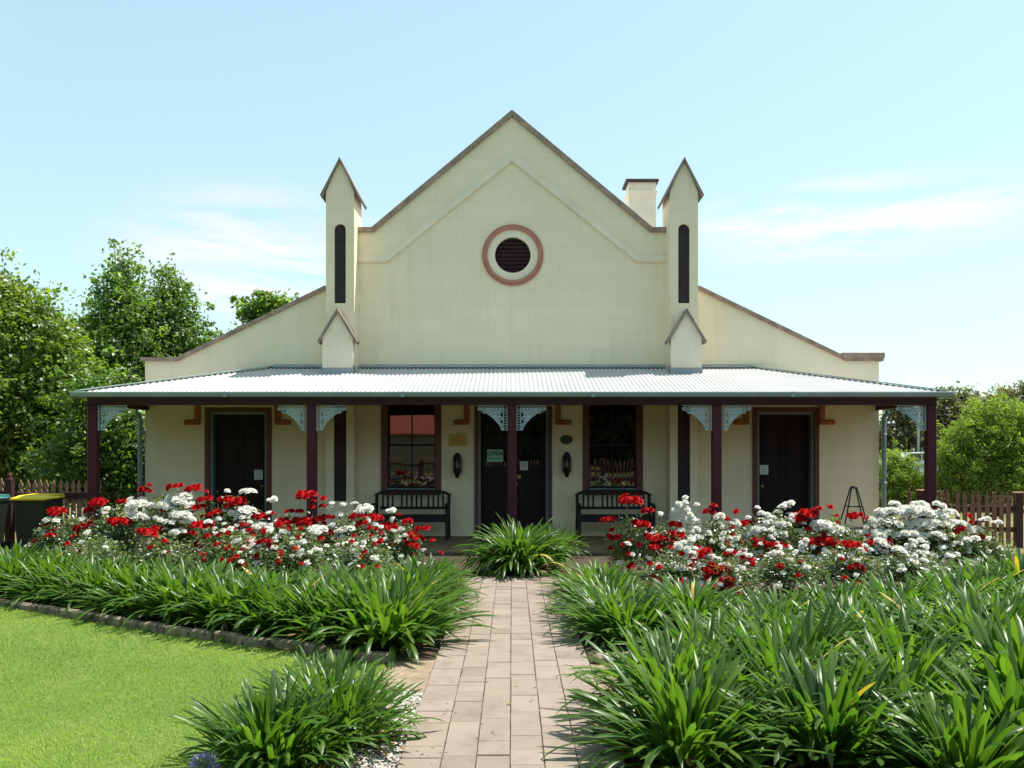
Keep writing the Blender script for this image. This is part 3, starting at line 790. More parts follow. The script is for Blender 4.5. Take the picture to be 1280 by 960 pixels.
def fence(name, xs, y0, y1, x0, x1, h, label, cat, mname, zr, finial=True, sp=.107, group=None, brace=False):
    """straight fence from (x0,y0) to (x1,y1); xs = post positions as fractions"""
    a = Vector((x0, y0, 0)); b = Vector((x1, y1, 0)); d = (b-a); L = d.length; d.normalize(); rz = math.atan2(d.y, d.x)
    t = empty(name, a, label, cat, group)
    nb = Vector((-d.y, d.x, 0))
    for z in zr:
        r_ = MB(); r_.bar(a+Vector((0, 0, z))+nb*.036, b+Vector((0, 0, z))+nb*.036, .05, .085, bev=.006); r_.build('rail', 'fence_rail', t)
    for q in xs:
        c = a+d*L*q + nb*.04
        p = MB(); w = .058
        p.bbox(c.x-w, c.x+w, c.y-w, c.y+w, -.05, h+.02, .008)
        p = p.build('post', 'fence_rail', t)
        if finial:
            MB().lathe([(.0, .0), (.065, .0), (.065, .03), (.03, .045), (.045, .075), (.035, .105), (.012, .13), (0, .14)], (c.x, c.y, h+.02), 12).build('finial', 'fence_rail', p)
        else:
            MB().bbox(c.x-.075, c.x+.075, c.y-.075, c.y+.075, h+.021, h+.05, .012).build('post_cap', 'picket_wood', p)
    n = int(L/sp); pm = picket_mesh(h, mname)
    for k in range(n):
        u = (k+.5)*L/n; c = d*u
        if any(abs(u-L*q) < .085 for q in xs): continue
        o = link('picket', pm, t, (c.x, c.y, .06+rnd.uniform(-.006, .006)), rz)
        o.rotation_euler = (rnd.uniform(-.012, .012), rnd.uniform(-.015, .015), rz)
    if brace:
        br = MB(); br.bar(a+Vector((.1, .0, zr[0]))+nb*.036, b+Vector((-.1, 0, zr[1]))+nb*.036, .03, .07); br.build('brace', 'fence_rail', t)
    return t
fence('picket_fence', [0.0, .52], 14.9, 14.9, wx(14, 14.9), -11.5, 1.13, 'brown picket fence running off the left picture edge behind the bins', 'fence', 'picket_wood', (.35, .93))
fence('picket_fence', [], 14.95, 14.95, -6.95, wx(12, 14.9)+.1, 1.10, 'brown picket fence between the hall and the finialled post behind the yellow-lidded bin', 'fence', 'picket_wood', (.35, .90))
fence('picket_fence', [.35], 15.6, 15.2, 6.98, wx(1188, 15.2), .92, 'pinkish picket fence from the right end of the hall with a square capped post', 'fence', 'picket_pink', (.30, .68), finial=False)
fence('picket_gate', [1.0], 15.16, 15.05, wx(1190, 15.2)+.02, wx(1272, 15.1), .90, 'pinkish picket gate with a diagonal brace right of the veranda', 'gate', 'picket_pink', (.30, .66), finial=False, brace=True)
fence('picket_fence', [.5, 1.0], 15.04, 14.9, wx(1275, 15.1)+.1, 12.5, .92, 'pinkish picket fence running off the right picture edge beyond the gate', 'fence', 'picket_pink', (.30, .68), finial=False)

# ================================================================== GROUND
def sheet(name, pts, z, m, sub=0, amp=0.0, seed=0):
    mb = MB(); mb.add([(x, y, z) for x, y in pts], [tuple(range(len(pts)))])
    o = mb.build(name, m); o['kind'] = 'structure'; return o
sheet('ground', [(-500, -200), (500, -200), (500, 900), (-500, 900)], 0.0, 'dry_ground')
edge = [(-9.5, 11.4), (-7.5, 10.6), (-5.52, 9.49), (-4.23, 8.70), (-3.15, 8.06), (-2.35, 7.6), (-1.73, 7.33), (-1.25, 7.0), (-.95, 6.95)]
sheet('lawn', [(-30, -9), (-.88, -9), (-.88, 6.9)] + edge[::-1] + [(-12, 12.6), (-30, 12.6)], .006, 'lawn_base')
sheet('garden_soil', edge + [(-.62, 7.0), (-.62, 11.2), (-1.2, 12.0), (-1.2, 14.1), (-9.5, 14.1)], .012, 'soil')
sheet('garden_soil', [(.62, -2), (14, -2), (14, 14.1), (1.2, 14.1), (1.2, 12.0), (.62, 11.2)], .012, 'soil')
sheet('garden_soil', [(-1.19, 11.45), (1.19, 11.45), (1.19, 14.1), (-1.19, 14.1)], .016, 'soil')
sheet('bare_verge', [(-.87, -2), (-.61, -2), (-.61, 7.05), (-.93, 7.0), (-1.0, 6.6), (-.93, 6.0), (-.9, 5.2)], .011, 'verge')
sheet('bare_verge', [(.61, 6.0), (.95, 5.9), (1.0, 6.75), (.61, 6.85)], .017, 'verge')
sheet('road', [(-200, -22), (200, -22), (200, -14), (-200, -14)], .005, 'asphalt')
sheet('car_park', [(18, 44), (90, 40), (90, 70), (18, 70)], .005, 'asphalt')
# paved path
pv = MB(); rp = random.Random(11)
cols = [-.604, -.378, -.193, -.010, .173, .352, .60]
for i in range(6):
    y = -2.0-rp.random()*.2
    while y < 11.45:
        l = rp.choice([.235, .235, .235, .24, .36, .19])
        x0, x1 = cols[i]+.002, cols[i+1]-.002
        dz = rp.uniform(-.0022, .0022); tl = rp.uniform(-.002, .002); w = rp.uniform(-.0015, .0015)
        pv.tint = min(1, max(0, rp.gauss(.5, .22)))
        zt = .032+dz; y1 = min(y+l, 11.45); g = .0014; bv = .003
        top = [(x0+bv+w, y+g+bv, zt-tl), (x1-bv+w, y+g+bv, zt-tl), (x1-bv+w, y1-g-bv, zt+tl), (x0+bv+w, y1-g-bv, zt+tl)]
        low = [(x0+w, y+g, zt-.005), (x1+w, y+g, zt-.005), (x1+w, y1-g, zt-.005), (x0+w, y1-g, zt-.005)]
        bot = [(p[0], p[1], .0) for p in low]
        if y1-y > .03:
            pv.add(top+low+bot, [(0,1,2,3)]+[(4+k, 4+(k+1) % 4, (k+1) % 4, k) for k in range(4)]+[(8+k, 8+(k+1) % 4, 4+(k+1) % 4, 4+k) for k in range(4)])
        y += l
pv.cur = 1; pv.box(-.603, .599, -2.2, 11.44, .001, .0265)
o = pv.build('path', ['paver', 'soil']); o['kind'] = 'structure'
# stone edging of the left bed
eg = empty('garden_edging', (-3.15, 8.06, 0), 'low row of weathered brown edging blocks between lawn and left flower bed', 'edging')
re_ = random.Random(3)
for a, b in zip(edge[1:-1], edge[2:]):
    a = Vector((a[0], a[1], 0)); b = Vector((b[0], b[1], 0)); L = (b-a).length; n = max(1, round(L/.34))
    for k in range(n):
        p0 = a.lerp(b, k/n); p1 = a.lerp(b, (k+.97)/n)
        z = Vector((0, 0, .035+re_.uniform(-.012, .012))); j = Vector((re_.uniform(-.012, .012), re_.uniform(-.012, .012), 0))
        MB().bar(p0+z+j, p1+z+j, .085, .085, bev=.014).build('edging_block', 'edging', eg)
er = empty('edging_stone', (.80, 6.93, 0), 'single pale grey edging stone at the right side of the path', 'stone')
MB().bar((.64, 6.88, .045), (.96, 6.96, .045), .10, .08, bev=.02).build('stone_block', 'edging', er)
er2 = empty('edging_stone', (-.80, 6.08, 0), 'small dark edging stone beside the bark mulch left of the path', 'stone')
MB().bar((-.90, 6.05, .03), (-.78, 6.09, .03), .08, .07, bev=.015).build('stone_block', 'edging', er2)

# ------------------------------------------------------------------ stuff on the ground
rng = np.random.default_rng(7)
def pts_in_poly(poly, n, x0, x1, y0, y1, pw=1.0):
    x = rng.uniform(x0, x1, n); y = y0+(y1-y0)*rng.uniform(0, 1, n)**pw
    ins = np.zeros(n, bool); j = len(poly)-1
    for i in range(len(poly)):
        xi, yi = poly[i]; xj, yj = poly[j]
        c = ((yi > y) != (yj > y)) & (x < (xj-xi)*(y-yi)/(yj-yi+1e-12)+xi)
        ins ^= c; j = i
    return x[ins], y[ins]
def blades(x, y, hmin, hmax, w, lean):
    n = len(x); a = rng.uniform(0, 2*np.pi, n); h = rng.uniform(hmin, hmax, n)
    la = rng.uniform(0, 2*np.pi, n); ln = h*rng.uniform(.2, lean, n)
    dx, dy = np.cos(a)*w/2, np.sin(a)*w/2
    tx, ty = x+np.cos(la)*ln, y+np.sin(la)*ln
    mx, my = x+np.cos(la)*ln*.35, y+np.sin(la)*ln*.35
    z0 = np.full(n, .004)
    V = np.stack([np.stack([x-dx, y-dy, z0], 1), np.stack([x+dx, y+dy, z0], 1), np.stack([mx+dx*.7, my+dy*.7, h*.6], 1), np.stack([mx-dx*.7, my-dy*.7, h*.6], 1), np.stack([tx, ty, h], 1)], 1)
    b = (np.arange(n)*5)[:, None]
    Q = b+np.array([[0, 1, 2, 3]]); T = b+np.array([[3, 2, 4, 4]])
    return V.reshape(-1, 3), Q, b+np.array([[3, 2, 4]])
lawn_poly = [(-9, 2.5), (-.86, 2.5), (-.90, 5.2), (-.93, 6.0), (-1.0, 6.6), (-1.0, 6.9)] + edge[::-1]
xs, ys = pts_in_poly(lawn_poly, 230000, -7.6, -.85, 3.6, 11, 1.5)
V, Q, T = blades(xs, ys, .012, .034, .0055, 1.2)
n = len(xs)
patch = (np.sin(xs*2.1+1.3*np.sin(ys*1.7))*np.cos(ys*2.6+.8*np.sin(xs*3.1)))*.5+.5
patch2 = (np.sin(xs*.9+ys*.7+1.1*np.sin(xs*1.9))*np.cos(ys*1.1-xs*.5))*.5+.5
tint = np.clip(rng.normal(.25, .2, n)+.3*patch**2+.5*patch2**3, 0, 1)
V2 = V.reshape(-1, 5, 3)
tri = np.concatenate([V2[:, [0, 1, 2]], ], 1)
# two triangles and a tip triangle per blade, all as tris
Ft = np.concatenate([Q[:, [0, 1, 2]], Q[:, [0, 2, 3]], T], 0)
me = np_mesh('grass', V, Ft, np.concatenate([tint]*3), ['grass_blade'])
tag(link('grass', me), 'short mown bright green grass of the front lawn', 'grass', kind='stuff')
# bark mulch beside the path
xs, ys = pts_in_poly([(-.9, 2), (-.60, 2), (-.60, 6.0), (-.72, 6.1), (-.90, 5.95), (-.93, 5.2)], 5200, -1.0, -.58, 3.8, 6.1)
n = len(xs); a = rng.uniform(0, np.pi, n); l = rng.uniform(.012, .045, n); w = rng.uniform(.005, .014, n); z = rng.uniform(.014, .034, n)
ux, uy = np.cos(a), np.sin(a); t1 = rng.normal(0, .25, n); t2 = rng.normal(0, .35, n)
V = np.stack([np.stack([xs+sx*ux*l/2-sy*uy*w/2, ys+sx*uy*l/2+sy*ux*w/2, z+sx*t1*l/2+sy*t2*w/2], 1) for sx, sy in ((-1, -1), (1, -1), (1, 1), (-1, 1))], 1).reshape(-1, 3)
Fq = (np.arange(n)*4)[:, None]+np.array([[0, 1, 2, 3]])
tag(link('bark_mulch', np_mesh('bark_mulch', V, Fq, rng.uniform(0, 1, n), ['bark_chip'])), 'pale grey bark chips beside the left edge of the path', 'mulch', kind='stuff')
# dead leaves and chips on the soil
xs, ys = pts_in_poly([(-9, 7), (9, 7), (9, 13), (-9, 13)], 5000, -6, 6, 4, 12.5)
keep = (np.abs(xs) > .66) & ((xs > 0) | (ys > np.interp(xs, [e[0] for e in edge], [e[1] for e in edge])+.06)); xs, ys = xs[keep], ys[keep]
n = len(xs); a = rng.uniform(0, np.pi, n); l = rng.uniform(.02, .07, n); w = l*rng.uniform(.25, .5, n); z = rng.uniform(.018, .04, n)
ux, uy = np.cos(a), np.sin(a); t1 = rng.normal(0, .2, n); t2 = rng.normal(0, .3, n)
V = np.stack([np.stack([xs+sx*ux*l/2-sy*uy*w/2, ys+sx*uy*l/2+sy*ux*w/2, z+sx*t1*l/2+sy*t2*w/2], 1) for sx, sy in ((-1, 0), (0, -1), (1, 0), (0, 1))], 1).reshape(-1, 3)
Fq = (np.arange(n)*4)[:, None]+np.array([[0, 1, 2, 3]])
tag(link('leaf_litter', np_mesh('leaf_litter', V, Fq, rng.uniform(0, 1, n), ['strap_dry'])), 'dry brown leaf litter on the soil of the flower beds', 'leaf litter', kind='stuff')

xs = rng.uniform(-.6, .6, 170); ys = 3.9+7.4*rng.random(170); xs = np.where(rng.random(170) < .65, np.sign(xs)*(.6-np.abs(rng.normal(0, .12, 170))), xs)
n = len(xs); a = rng.uniform(0, np.pi, n); l = rng.uniform(.012, .04, n); w = l*rng.uniform(.25, .6, n); z = np.full(n, .039)
ux, uy = np.cos(a), np.sin(a); t1 = rng.normal(0, .1, n); t2 = rng.normal(0, .15, n)
V = np.stack([np.stack([xs+sx*ux*l/2-sy*uy*w/2, ys+sx*uy*l/2+sy*ux*w/2, z+sx*t1*l/2+sy*t2*w/2], 1) for sx, sy in ((-1, 0), (0, -1), (1, 0), (0, 1))], 1).reshape(-1, 3)
tag(link('path_litter', np_mesh('path_litter', V, (np.arange(n)*4)[:, None]+np.array([[0, 1, 2, 3]]), rng.uniform(0, 1, n), ['strap_dry'])), 'small dry leaf scraps scattered on the paved path', 'leaf litter', kind='stuff')

# ================================================================== STRAP-LEAVED CLUMPS
def strap_clump(name, seed, n, ln, spread, w, upright=1.0, dry=.06, yel=.002, rb=.21, bx_=0.0):
    r = random.Random(seed); V = []; Fq = []; tint = []; mi = []
    K = 10
    for _ in range(n):
        q = math.sqrt(r.random()); az = r.uniform(0, 2*math.pi)
        bx, by = rb*q*math.cos(az), rb*q*math.sin(az)
        phi = az+r.gauss(0, .5)
        L = ln*r.uniform(.62, 1.1)
        th = R(r.uniform(1, 12)+spread*q*q*r.uniform(.6, 1.15))/upright
        bend = R(r.uniform(10, 50)+58*q*q*r.random()+(65 if r.random() < .30 else 0))+bx_
        kind = 0
        u = r.random()
        if u < yel: kind = 1
        elif u < yel+dry: kind = 2; th = R(r.uniform(45, 80)); bend = R(r.uniform(20, 60)); L *= .62
        ww = w*r.uniform(.72, 1.15); p = Vector((bx, by, 0)); tw = r.uniform(-.5, .5); dphi = r.gauss(0, .25)
        t_ = min(1, max(0, r.gauss(.45, .22))); b0 = len(V)
        for k in range(K+1):
            s = k/K
            a = th+bend*s**1.55; ph = phi+dphi*s
            d = Vector((math.sin(a)*math.cos(ph), math.sin(a)*math.sin(ph), math.cos(a)))
            sd = Vector((-math.sin(ph), math.cos(ph), 0)); nr = sd.cross(d)
            rot = tw*s; sd2 = sd*math.cos(rot)+nr*math.sin(rot); nr2 = nr*math.cos(rot)-sd*math.sin(rot)
            wd = ww*(.72+.34*min(1, s*1.5))*math.sqrt(max(0.0, 1-max(0, (s-.80)/.20)**2.4))*.5*(1-.12*s)+.0016
            V += [p+sd2*wd+nr2*wd*.32, p-nr2*wd*.10, p-sd2*wd+nr2*wd*.32]
            p = p+d*(L/K)
        for k in range(K):
            for j in range(2):
                a = b0+k*3+j; Fq.append((a, a+1, a+4, a+3)); tint.append(t_); mi.append(kind)
    return np_mesh(name, np.array([tuple(v) for v in V]), np.array(Fq), np.array(tint), ['strap_leaf', 'strap_yellow', 'strap_dry'], np.array(mi), smooth=True)
PROTO = [strap_clump('strap_leaves', s, n, l, sp, w) for s, n, l, sp, w in ((1, 330, .70, 50, .030), (2, 310, .67, 56, .032), (3, 350, .72, 44, .029), (4, 320, .68, 52, .033))]
BROAD = [strap_clump('strap_leaves', 21, 230, .70, 50, .046, yel=0), strap_clump('strap_leaves', 22, 240, .68, 46, .043, yel=0)]
UPR = [strap_clump('strap_leaves', 41, 300, .68, 46, .033, yel=0, rb=.24), strap_clump('strap_leaves', 42, 300, .66, 46, .032, yel=.002, rb=.24)]
DROOP = strap_clump('strap_leaves', 31, 400, .86, 50, .036, rb=.26, bx_=.75)
rc = random.Random(77)
def clump(x, y, sc, label, mesh=None, group='strap-leaved clumps edging the beds', sz=None):
    m = mesh or PROTO[rc.randrange(4)]
    o = link('agapanthus_clump', m, None, (x, y, .0), rc.uniform(0, 6.28), (sc, sc, sz or sc))
    return tag(o, label, 'plant', group)
SET = [
 # left bed, front row from the picture edge to the path
 (-5.75, 10.05, 1.0, 'strap-leaved clump at the left picture edge, front of the left bed'),
 (-5.05, 9.65, .98, 'second strap-leaved clump from the left picture edge along the edging'),
 (-4.40, 9.25, 1.0, 'strap-leaved clump along the edging, third from the left picture edge'),
 (-3.80, 8.85, 1.0, 'strap-leaved clump along the edging, fourth from the left picture edge'),
 (-3.20, 8.50, 1.05, 'strap-leaved clump at the middle of the left edging'),
 (-2.62, 8.15, 1.02, 'strap-leaved clump on the edging just right of its middle'),
 (-2.08, 7.90, 1.05, 'strap-leaved clump on the edging, third from the path corner'),
 (-1.55, 7.62, 1.1, 'strap-leaved clump on the edging, next to the one at the path corner'),
 (-1.05, 7.50, 1.12, 'big arching strap-leaved clump at the path corner of the left bed'),
 # left bed, second row
 (-5.45, 10.75, 1.0, 'strap-leaved clump behind the front row at the far left, below the bins'),
 (-6.35, 11.2, 1.0, 'strap-leaved clump half cut by the left picture edge, nearest the yellow-lidded bin'),
 (-4.6, 10.1, 1.0, 'strap-leaved clump before the leftmost roses, second row'),
 (-3.85, 9.7, 1.03, 'strap-leaved clump before the white-topped roses, second row'),
 (-3.15, 9.3, 1.05, 'strap-leaved clump before the reddest roses, second row'),
 (-2.45, 8.95, 1.05, 'strap-leaved clump before the veranda post roses of the left bed, second row'),
 (-1.8, 8.6, 1.08, 'strap-leaved clump before the roses under the left window, second row'),
 (-1.15, 8.35, 1.1, 'strap-leaved clump on the left side of the path, second from the corner'),
 (-1.05, 9.15, 1.05, 'strap-leaved clump on the left side of the path, third from the corner'),
 (-1.05, 9.95, 1.0, 'strap-leaved clump at the far end of the left path side, near the doors'),
 (-1.75, 9.45, 1.0, 'strap-leaved clump inside the left bed, right below the last red roses'),
 # right bed, along the path
 (1.02, 7.75, .98, 'strap-leaved clump at the front corner of the right path side, by the single edging stone'),
 (.95, 8.5, .92, 'strap-leaved clump on the right path side, second from the edging stone'),
 (.96, 9.3, .90, 'strap-leaved clump on the right path side, third from the edging stone'),
 (.98, 10.15, .88, 'strap-leaved clump on the right path side, last before the doors'),
 (1.65, 7.95, .98, 'strap-leaved clump behind the right front corner clump'),
 (1.75, 8.75, .9, 'strap-leaved clump left of the low front red roses of the right bed'),
 # right bed, middle band below the roses
 (2.35, 7.75, .95, 'strap-leaved clump just before the lowest red and white roses of the right bed'),
 (3.0, 8.1, 1.0, 'strap-leaved clump below the front right roses, left of the middle'),
 (3.7, 8.4, 1.0, 'strap-leaved clump below the long row of red roses at right'),
 (4.4, 8.7, 1.0, 'strap-leaved clump below the big white rose bush at right'),
 (5.0, 9.3, 1.05, 'strap-leaved clump at the right picture edge below the last white roses'),
 (5.9, 10.2, 1.1, 'strap-leaved clump at the right picture edge in front of the picket gate'),
 (4.95, 8.3, 1.0, 'strap-leaved clump cut by the right picture edge, in the middle band'),
 (2.0, 7.05, 1.0, 'strap-leaved clump in the right bed behind the nearest path-side mass'),
 (2.75, 7.2, 1.02, 'strap-leaved clump in the centre of the large right mass'),
 (3.5, 7.4, 1.02, 'strap-leaved clump right of the centre of the large right mass'),
 (4.2, 7.6, 1.05, 'strap-leaved clump towards the right edge of the large right mass'),
 # right foreground
 (1.42, 6.35, .98, 'strap-leaved clump beside the bare patch right of the path'),
 (1.03, 5.52, .98, 'strap-leaved clump leaning over the right edge of the path in the foreground'),
 (.96, 4.78, 1.0, 'nearest strap-leaved clump by the right path edge, cut by the bottom of the picture'),
 (1.75, 5.6, 1.0, 'strap-leaved clump in the right foreground, one in from the path'),
 (1.72, 4.8, .98, 'strap-leaved clump at the bottom of the picture, one in from the path'),
 (2.1, 6.3, 1.0, 'strap-leaved clump in the right foreground behind the second row'),
 (2.4, 5.4, .98, 'strap-leaved clump in the right foreground, left of the dark broad-leaved clumps'),
 (2.85, 6.4, 1.0, 'strap-leaved clump in the right foreground above the dark broad-leaved clumps'),
 (3.55, 6.65, 1.05, 'strap-leaved clump at the right picture edge above the broad-leaved clumps'),
]
for i, (x, y, s, lb) in enumerate(SET): clump(x, y+(.14 if i < 8 else 0), s*(.93 if i < 8 else 1), lb, sz=s*(.86 if i < 9 else .74 if i < 26 else .74 if i < 37 else .88))
for x, y, s, lb in ((2.75, 4.75, .95, 'dark broad-leaved clump in the bottom right corner of the picture'),
                    (3.25, 5.55, 1.0, 'dark broad-leaved clump at the right picture edge, just above the corner one'),
                    (2.2, 4.3, .8, 'broad-leaved clump cut by the bottom edge left of the right corner')):
    clump(x, y, s, lb, BROAD[rc.randrange(2)], 'broad-leaved clumps at the right picture edge')
clump(.09, 11.85, .95, 'round glossy arching clump standing alone at the end of the path', DROOP, 'clumps before the middle doors', 1.02)
clump(.12, 13.3, .95, 'shaded upright clump between the round clump and the middle doors', PROTO[1], 'clumps before the middle doors')
clump(.62, 13.5, .8, 'shaded clump right behind the round clump at the end of the path', PROTO[0], 'clumps before the middle doors')
# foreground left group
def rooted(x, y, s, lb, mesh):
    t = empty('agapanthus_clump', (x, y, 0), lb, 'plant', 'strap-leaved clumps by the lawn'); link('leaves', mesh, t, (0, 0, 0), rc.uniform(0, 6), (s, s, s*.95)); return t
c1 = rooted(-1.27, 4.66, .76, 'strap-leaved clump on the lawn edge in the left foreground, lowest in the picture', UPR[0])
c2 = rooted(-.98, 5.02, .76, 'strap-leaved clump in the left foreground nearest the bark mulch, with a tall budded stalk', UPR[1])
c3 = rooted(-1.17, 5.42, .72, 'strap-leaved clump on the lawn behind the two foreground ones', UPR[0])
tp = P(413, 826, 4.95); bs = Vector((tp.x-.06, 4.95, .05))
st = MB(); st.tube([bs, bs.lerp(tp, .5)+Vector((.02, 0, 0)), tp], [.007, .006, .005], 6); st.build('flower_stalk', 'stem', c2)
MB().lathe([(0, -.03), (.012, -.025), (.022, 0), (.02, .025), (.008, .055), (0, .07)], tp, 10).build('flower_bud', 'bud_skin', c2)
# purple-blue flower head by the bottom edge
hd = P(255, 961, 4.42)
st = MB(); st.tube([(hd.x+.05, hd.y+.05, 0), (hd.x, hd.y, hd.z-.03)], .006, 6); st.build('flower_stalk', 'stem', c1)
fh = MB(); rf_ = random.Random(8)
for k in range(34):
    a = rf_.uniform(0, 6.28); el = rf_.uniform(-.15, 1.4); d = Vector((math.cos(a)*math.cos(el), math.sin(a)*math.cos(el), math.sin(el)))
    c = hd+d*.035; e_ = hd+d*.075; sd = d.orthogonal().normalized(); fh.tint = rf_.random()
    for q in range(4):
        rt = Quaternion(d, q*math.pi/2) @ sd; b = e_+rt*.018+d*.012
        ss = d.cross(rt)*.006
        fh.add([c, (c+e_)/2+ss*1.2, b, (c+e_)/2-ss*1.2], [(0, 1, 2, 3)])
fh.build('flower_head', 'floret', c1, fix=False)

# ================================================================== ROSES
def petal(mb, c, ax, az, tilt, size, r0):
    """one cupped petal"""
    up = ax; sd0 = up.orthogonal().normalized(); out = Quaternion(up, az) @ sd0; sd = up.cross(out)
    b = len(mb.v); vs = []
    for i in range(4):
        u = i/3
        ang = tilt*(.35+.75*u)
        d = up*math.cos(ang)+out*math.sin(ang)
        o_ = c+out*r0*.3+d*size*u
        wd = size*.62*math.sin(math.pi*(.18+.70*u))
        for j in (-1, 0, 1):
            vs.append(o_+sd*wd*j - out*abs(j)*size*.18*(1 if tilt < 1 else .3))
    fs = [(i*3+j, i*3+j+1, (i+1)*3+j+1, (i+1)*3+j) for i in range(3) for j in range(2)]
    mb.add(vs, fs)
def bloom(mb, c, ax, s, r):
    ax = Vector(ax).normalized()
    for nP, tl, sz in ((6, 1.25, 1.0), (5, .85, .92), (5, .5, .82), (3, .2, .7)):
        a0 = r.random()*6
        for k in range(nP):
            mb.tint = min(1, max(0, r.gauss(.5, .25)))
            petal(mb, Vector(c)-ax*s*.25, ax, a0+2*math.pi*k/nP+r.uniform(-.15, .15), tl*r.uniform(.85, 1.15), s*sz, s*.2)
def cluster(seed, n, matn):
    r = random.Random(seed); mb = MB(); mb.smooth = True
    # unit width 1: blooms packed in a shallow dome
    if n == 1: bloom(mb, (0, 0, 0), (r.uniform(-.4, .4), -.5, 1), .50, r)
    else:
        rad = .5
        for k in range(n):
            a = 2*math.pi*k/n*1.0+r.uniform(-.4, .4); q = (.0 if k == 0 else r.uniform(.45, .8))*rad
            p = Vector((math.cos(a)*q, math.sin(a)*q*.8, r.uniform(-.12, .06)-(q*q)*.35))
            bloom(mb, p, (p.x*1.2+r.uniform(-.2, .2), p.y*1.2-.35, .8), {3: .30, 5: .25, 8: .21, 12: .17}[n], r)
    o = mb.build('flower_cluster', matn, fix=False); me = o.data; bpy.data.objects.remove(o); return me
CL = {}
for mname in ('petal_red', 'petal_white'):
    for n in (1, 3, 5, 8, 12): CL[mname, n] = [cluster(100+n*7+k, n, mname) for k in range(3 if n < 8 else 2)]
def rose_foliage(seed, n, rx, ry, h):
    r = np.random.default_rng(seed)
    # leaf sprays along arching canes
    V = []; tint = []; mi = []
    nc = n//9
    d = r.normal(size=(nc, 3)); d /= np.linalg.norm(d, axis=1)[:, None]; d[:, 2] = np.abs(d[:, 2])*1.0-.55*(r.random(nc) < .5)
    q = r.random(nc)**.42
    C = np.stack([d[:, 0]*rx*q, d[:, 1]*ry*q, h*.42+d[:, 2]*h*.56*q], 1)
    C[:, 2] = np.clip(C[:, 2], .12, None)
    cen = np.repeat(C, 9, 0); nn = len(cen)
    p = cen+r.normal(size=(nn, 3))*np.array([.06, .06, .05])
    L = r.uniform(.038, .070, nn); w = L*r.uniform(.26, .36, nn)
    nr = r.normal(size=(nn, 3))+np.array([0, -.25, .9]); nr /= np.linalg.norm(nr, axis=1)[:, None]
    u = np.cross(nr, r.normal(size=(nn, 3))); u /= np.linalg.norm(u, axis=1)[:, None]; v = np.cross(nr, u)
    f = nr*(w*.35)[:, None]
    Vv = np.stack([p-u*L[:, None]/2, p+v*w[:, None]+f, p+u*L[:, None]/2-f*.6, p-v*w[:, None]+f], 1).reshape(-1, 3)
    Fq = (np.arange(nn)*4)[:, None]+np.array([[0, 1, 2, 3]])
    top = (p[:, 2] > h*.78) & (np.repeat(r.random(nc), 9) < .30)
    return np_mesh('foliage', Vv, Fq, np.clip(r.normal(.45, .22, nn), 0, 1), ['rose_leaf', 'rose_shoot'], top.astype(int))
def rose_canes(seed, rx, ry, h):
    r = random.Random(seed); mb = MB()
    for k in range(11):
        a = r.uniform(0, 6.28); q = r.uniform(.3, .85); e_ = Vector((math.cos(a)*rx*q, math.sin(a)*ry*q, h*r.uniform(.7, .98)))
        b = Vector((r.uniform(-.05, .05), r.uniform(-.05, .05), 0)); m_ = b.lerp(e_, .5)+Vector((0, 0, .08))
        mb.tube([b, m_, e_], [.010, .007, .004], 5)
    o = mb.build('canes', 'stem'); me = o.data; bpy.data.objects.remove(o); return me
FOL = [rose_foliage(50+k, 3200, .46, .44, 1.0) for k in range(4)]
CAN = [rose_canes(60+k, .46, .44, 1.0) for k in range(2)]
BUSH = []
def bush(px, d, topy, wide, label, side):
    z = H-(topy-560)*d/F
    t = empty('rose_bush', ((px-640)*d/F, d, 0), label, 'rose bush', 'red and white rose bushes of the '+side+' bed')
    r = random.Random(int(px*7+d)); rz = r.uniform(0, 6.28)
    s = (wide, wide, z)
    link('foliage', FOL[r.randrange(4)], t, (0, 0, 0), rz, s); link('canes', CAN[r.randrange(2)], t, (0, 0, 0), rz, s)
    BUSH.append(dict(px=px, d=d, top=topy, t=t, w=.46*wide*F/d, side=side, h=z))
Lb, Rb = 'left', 'right'
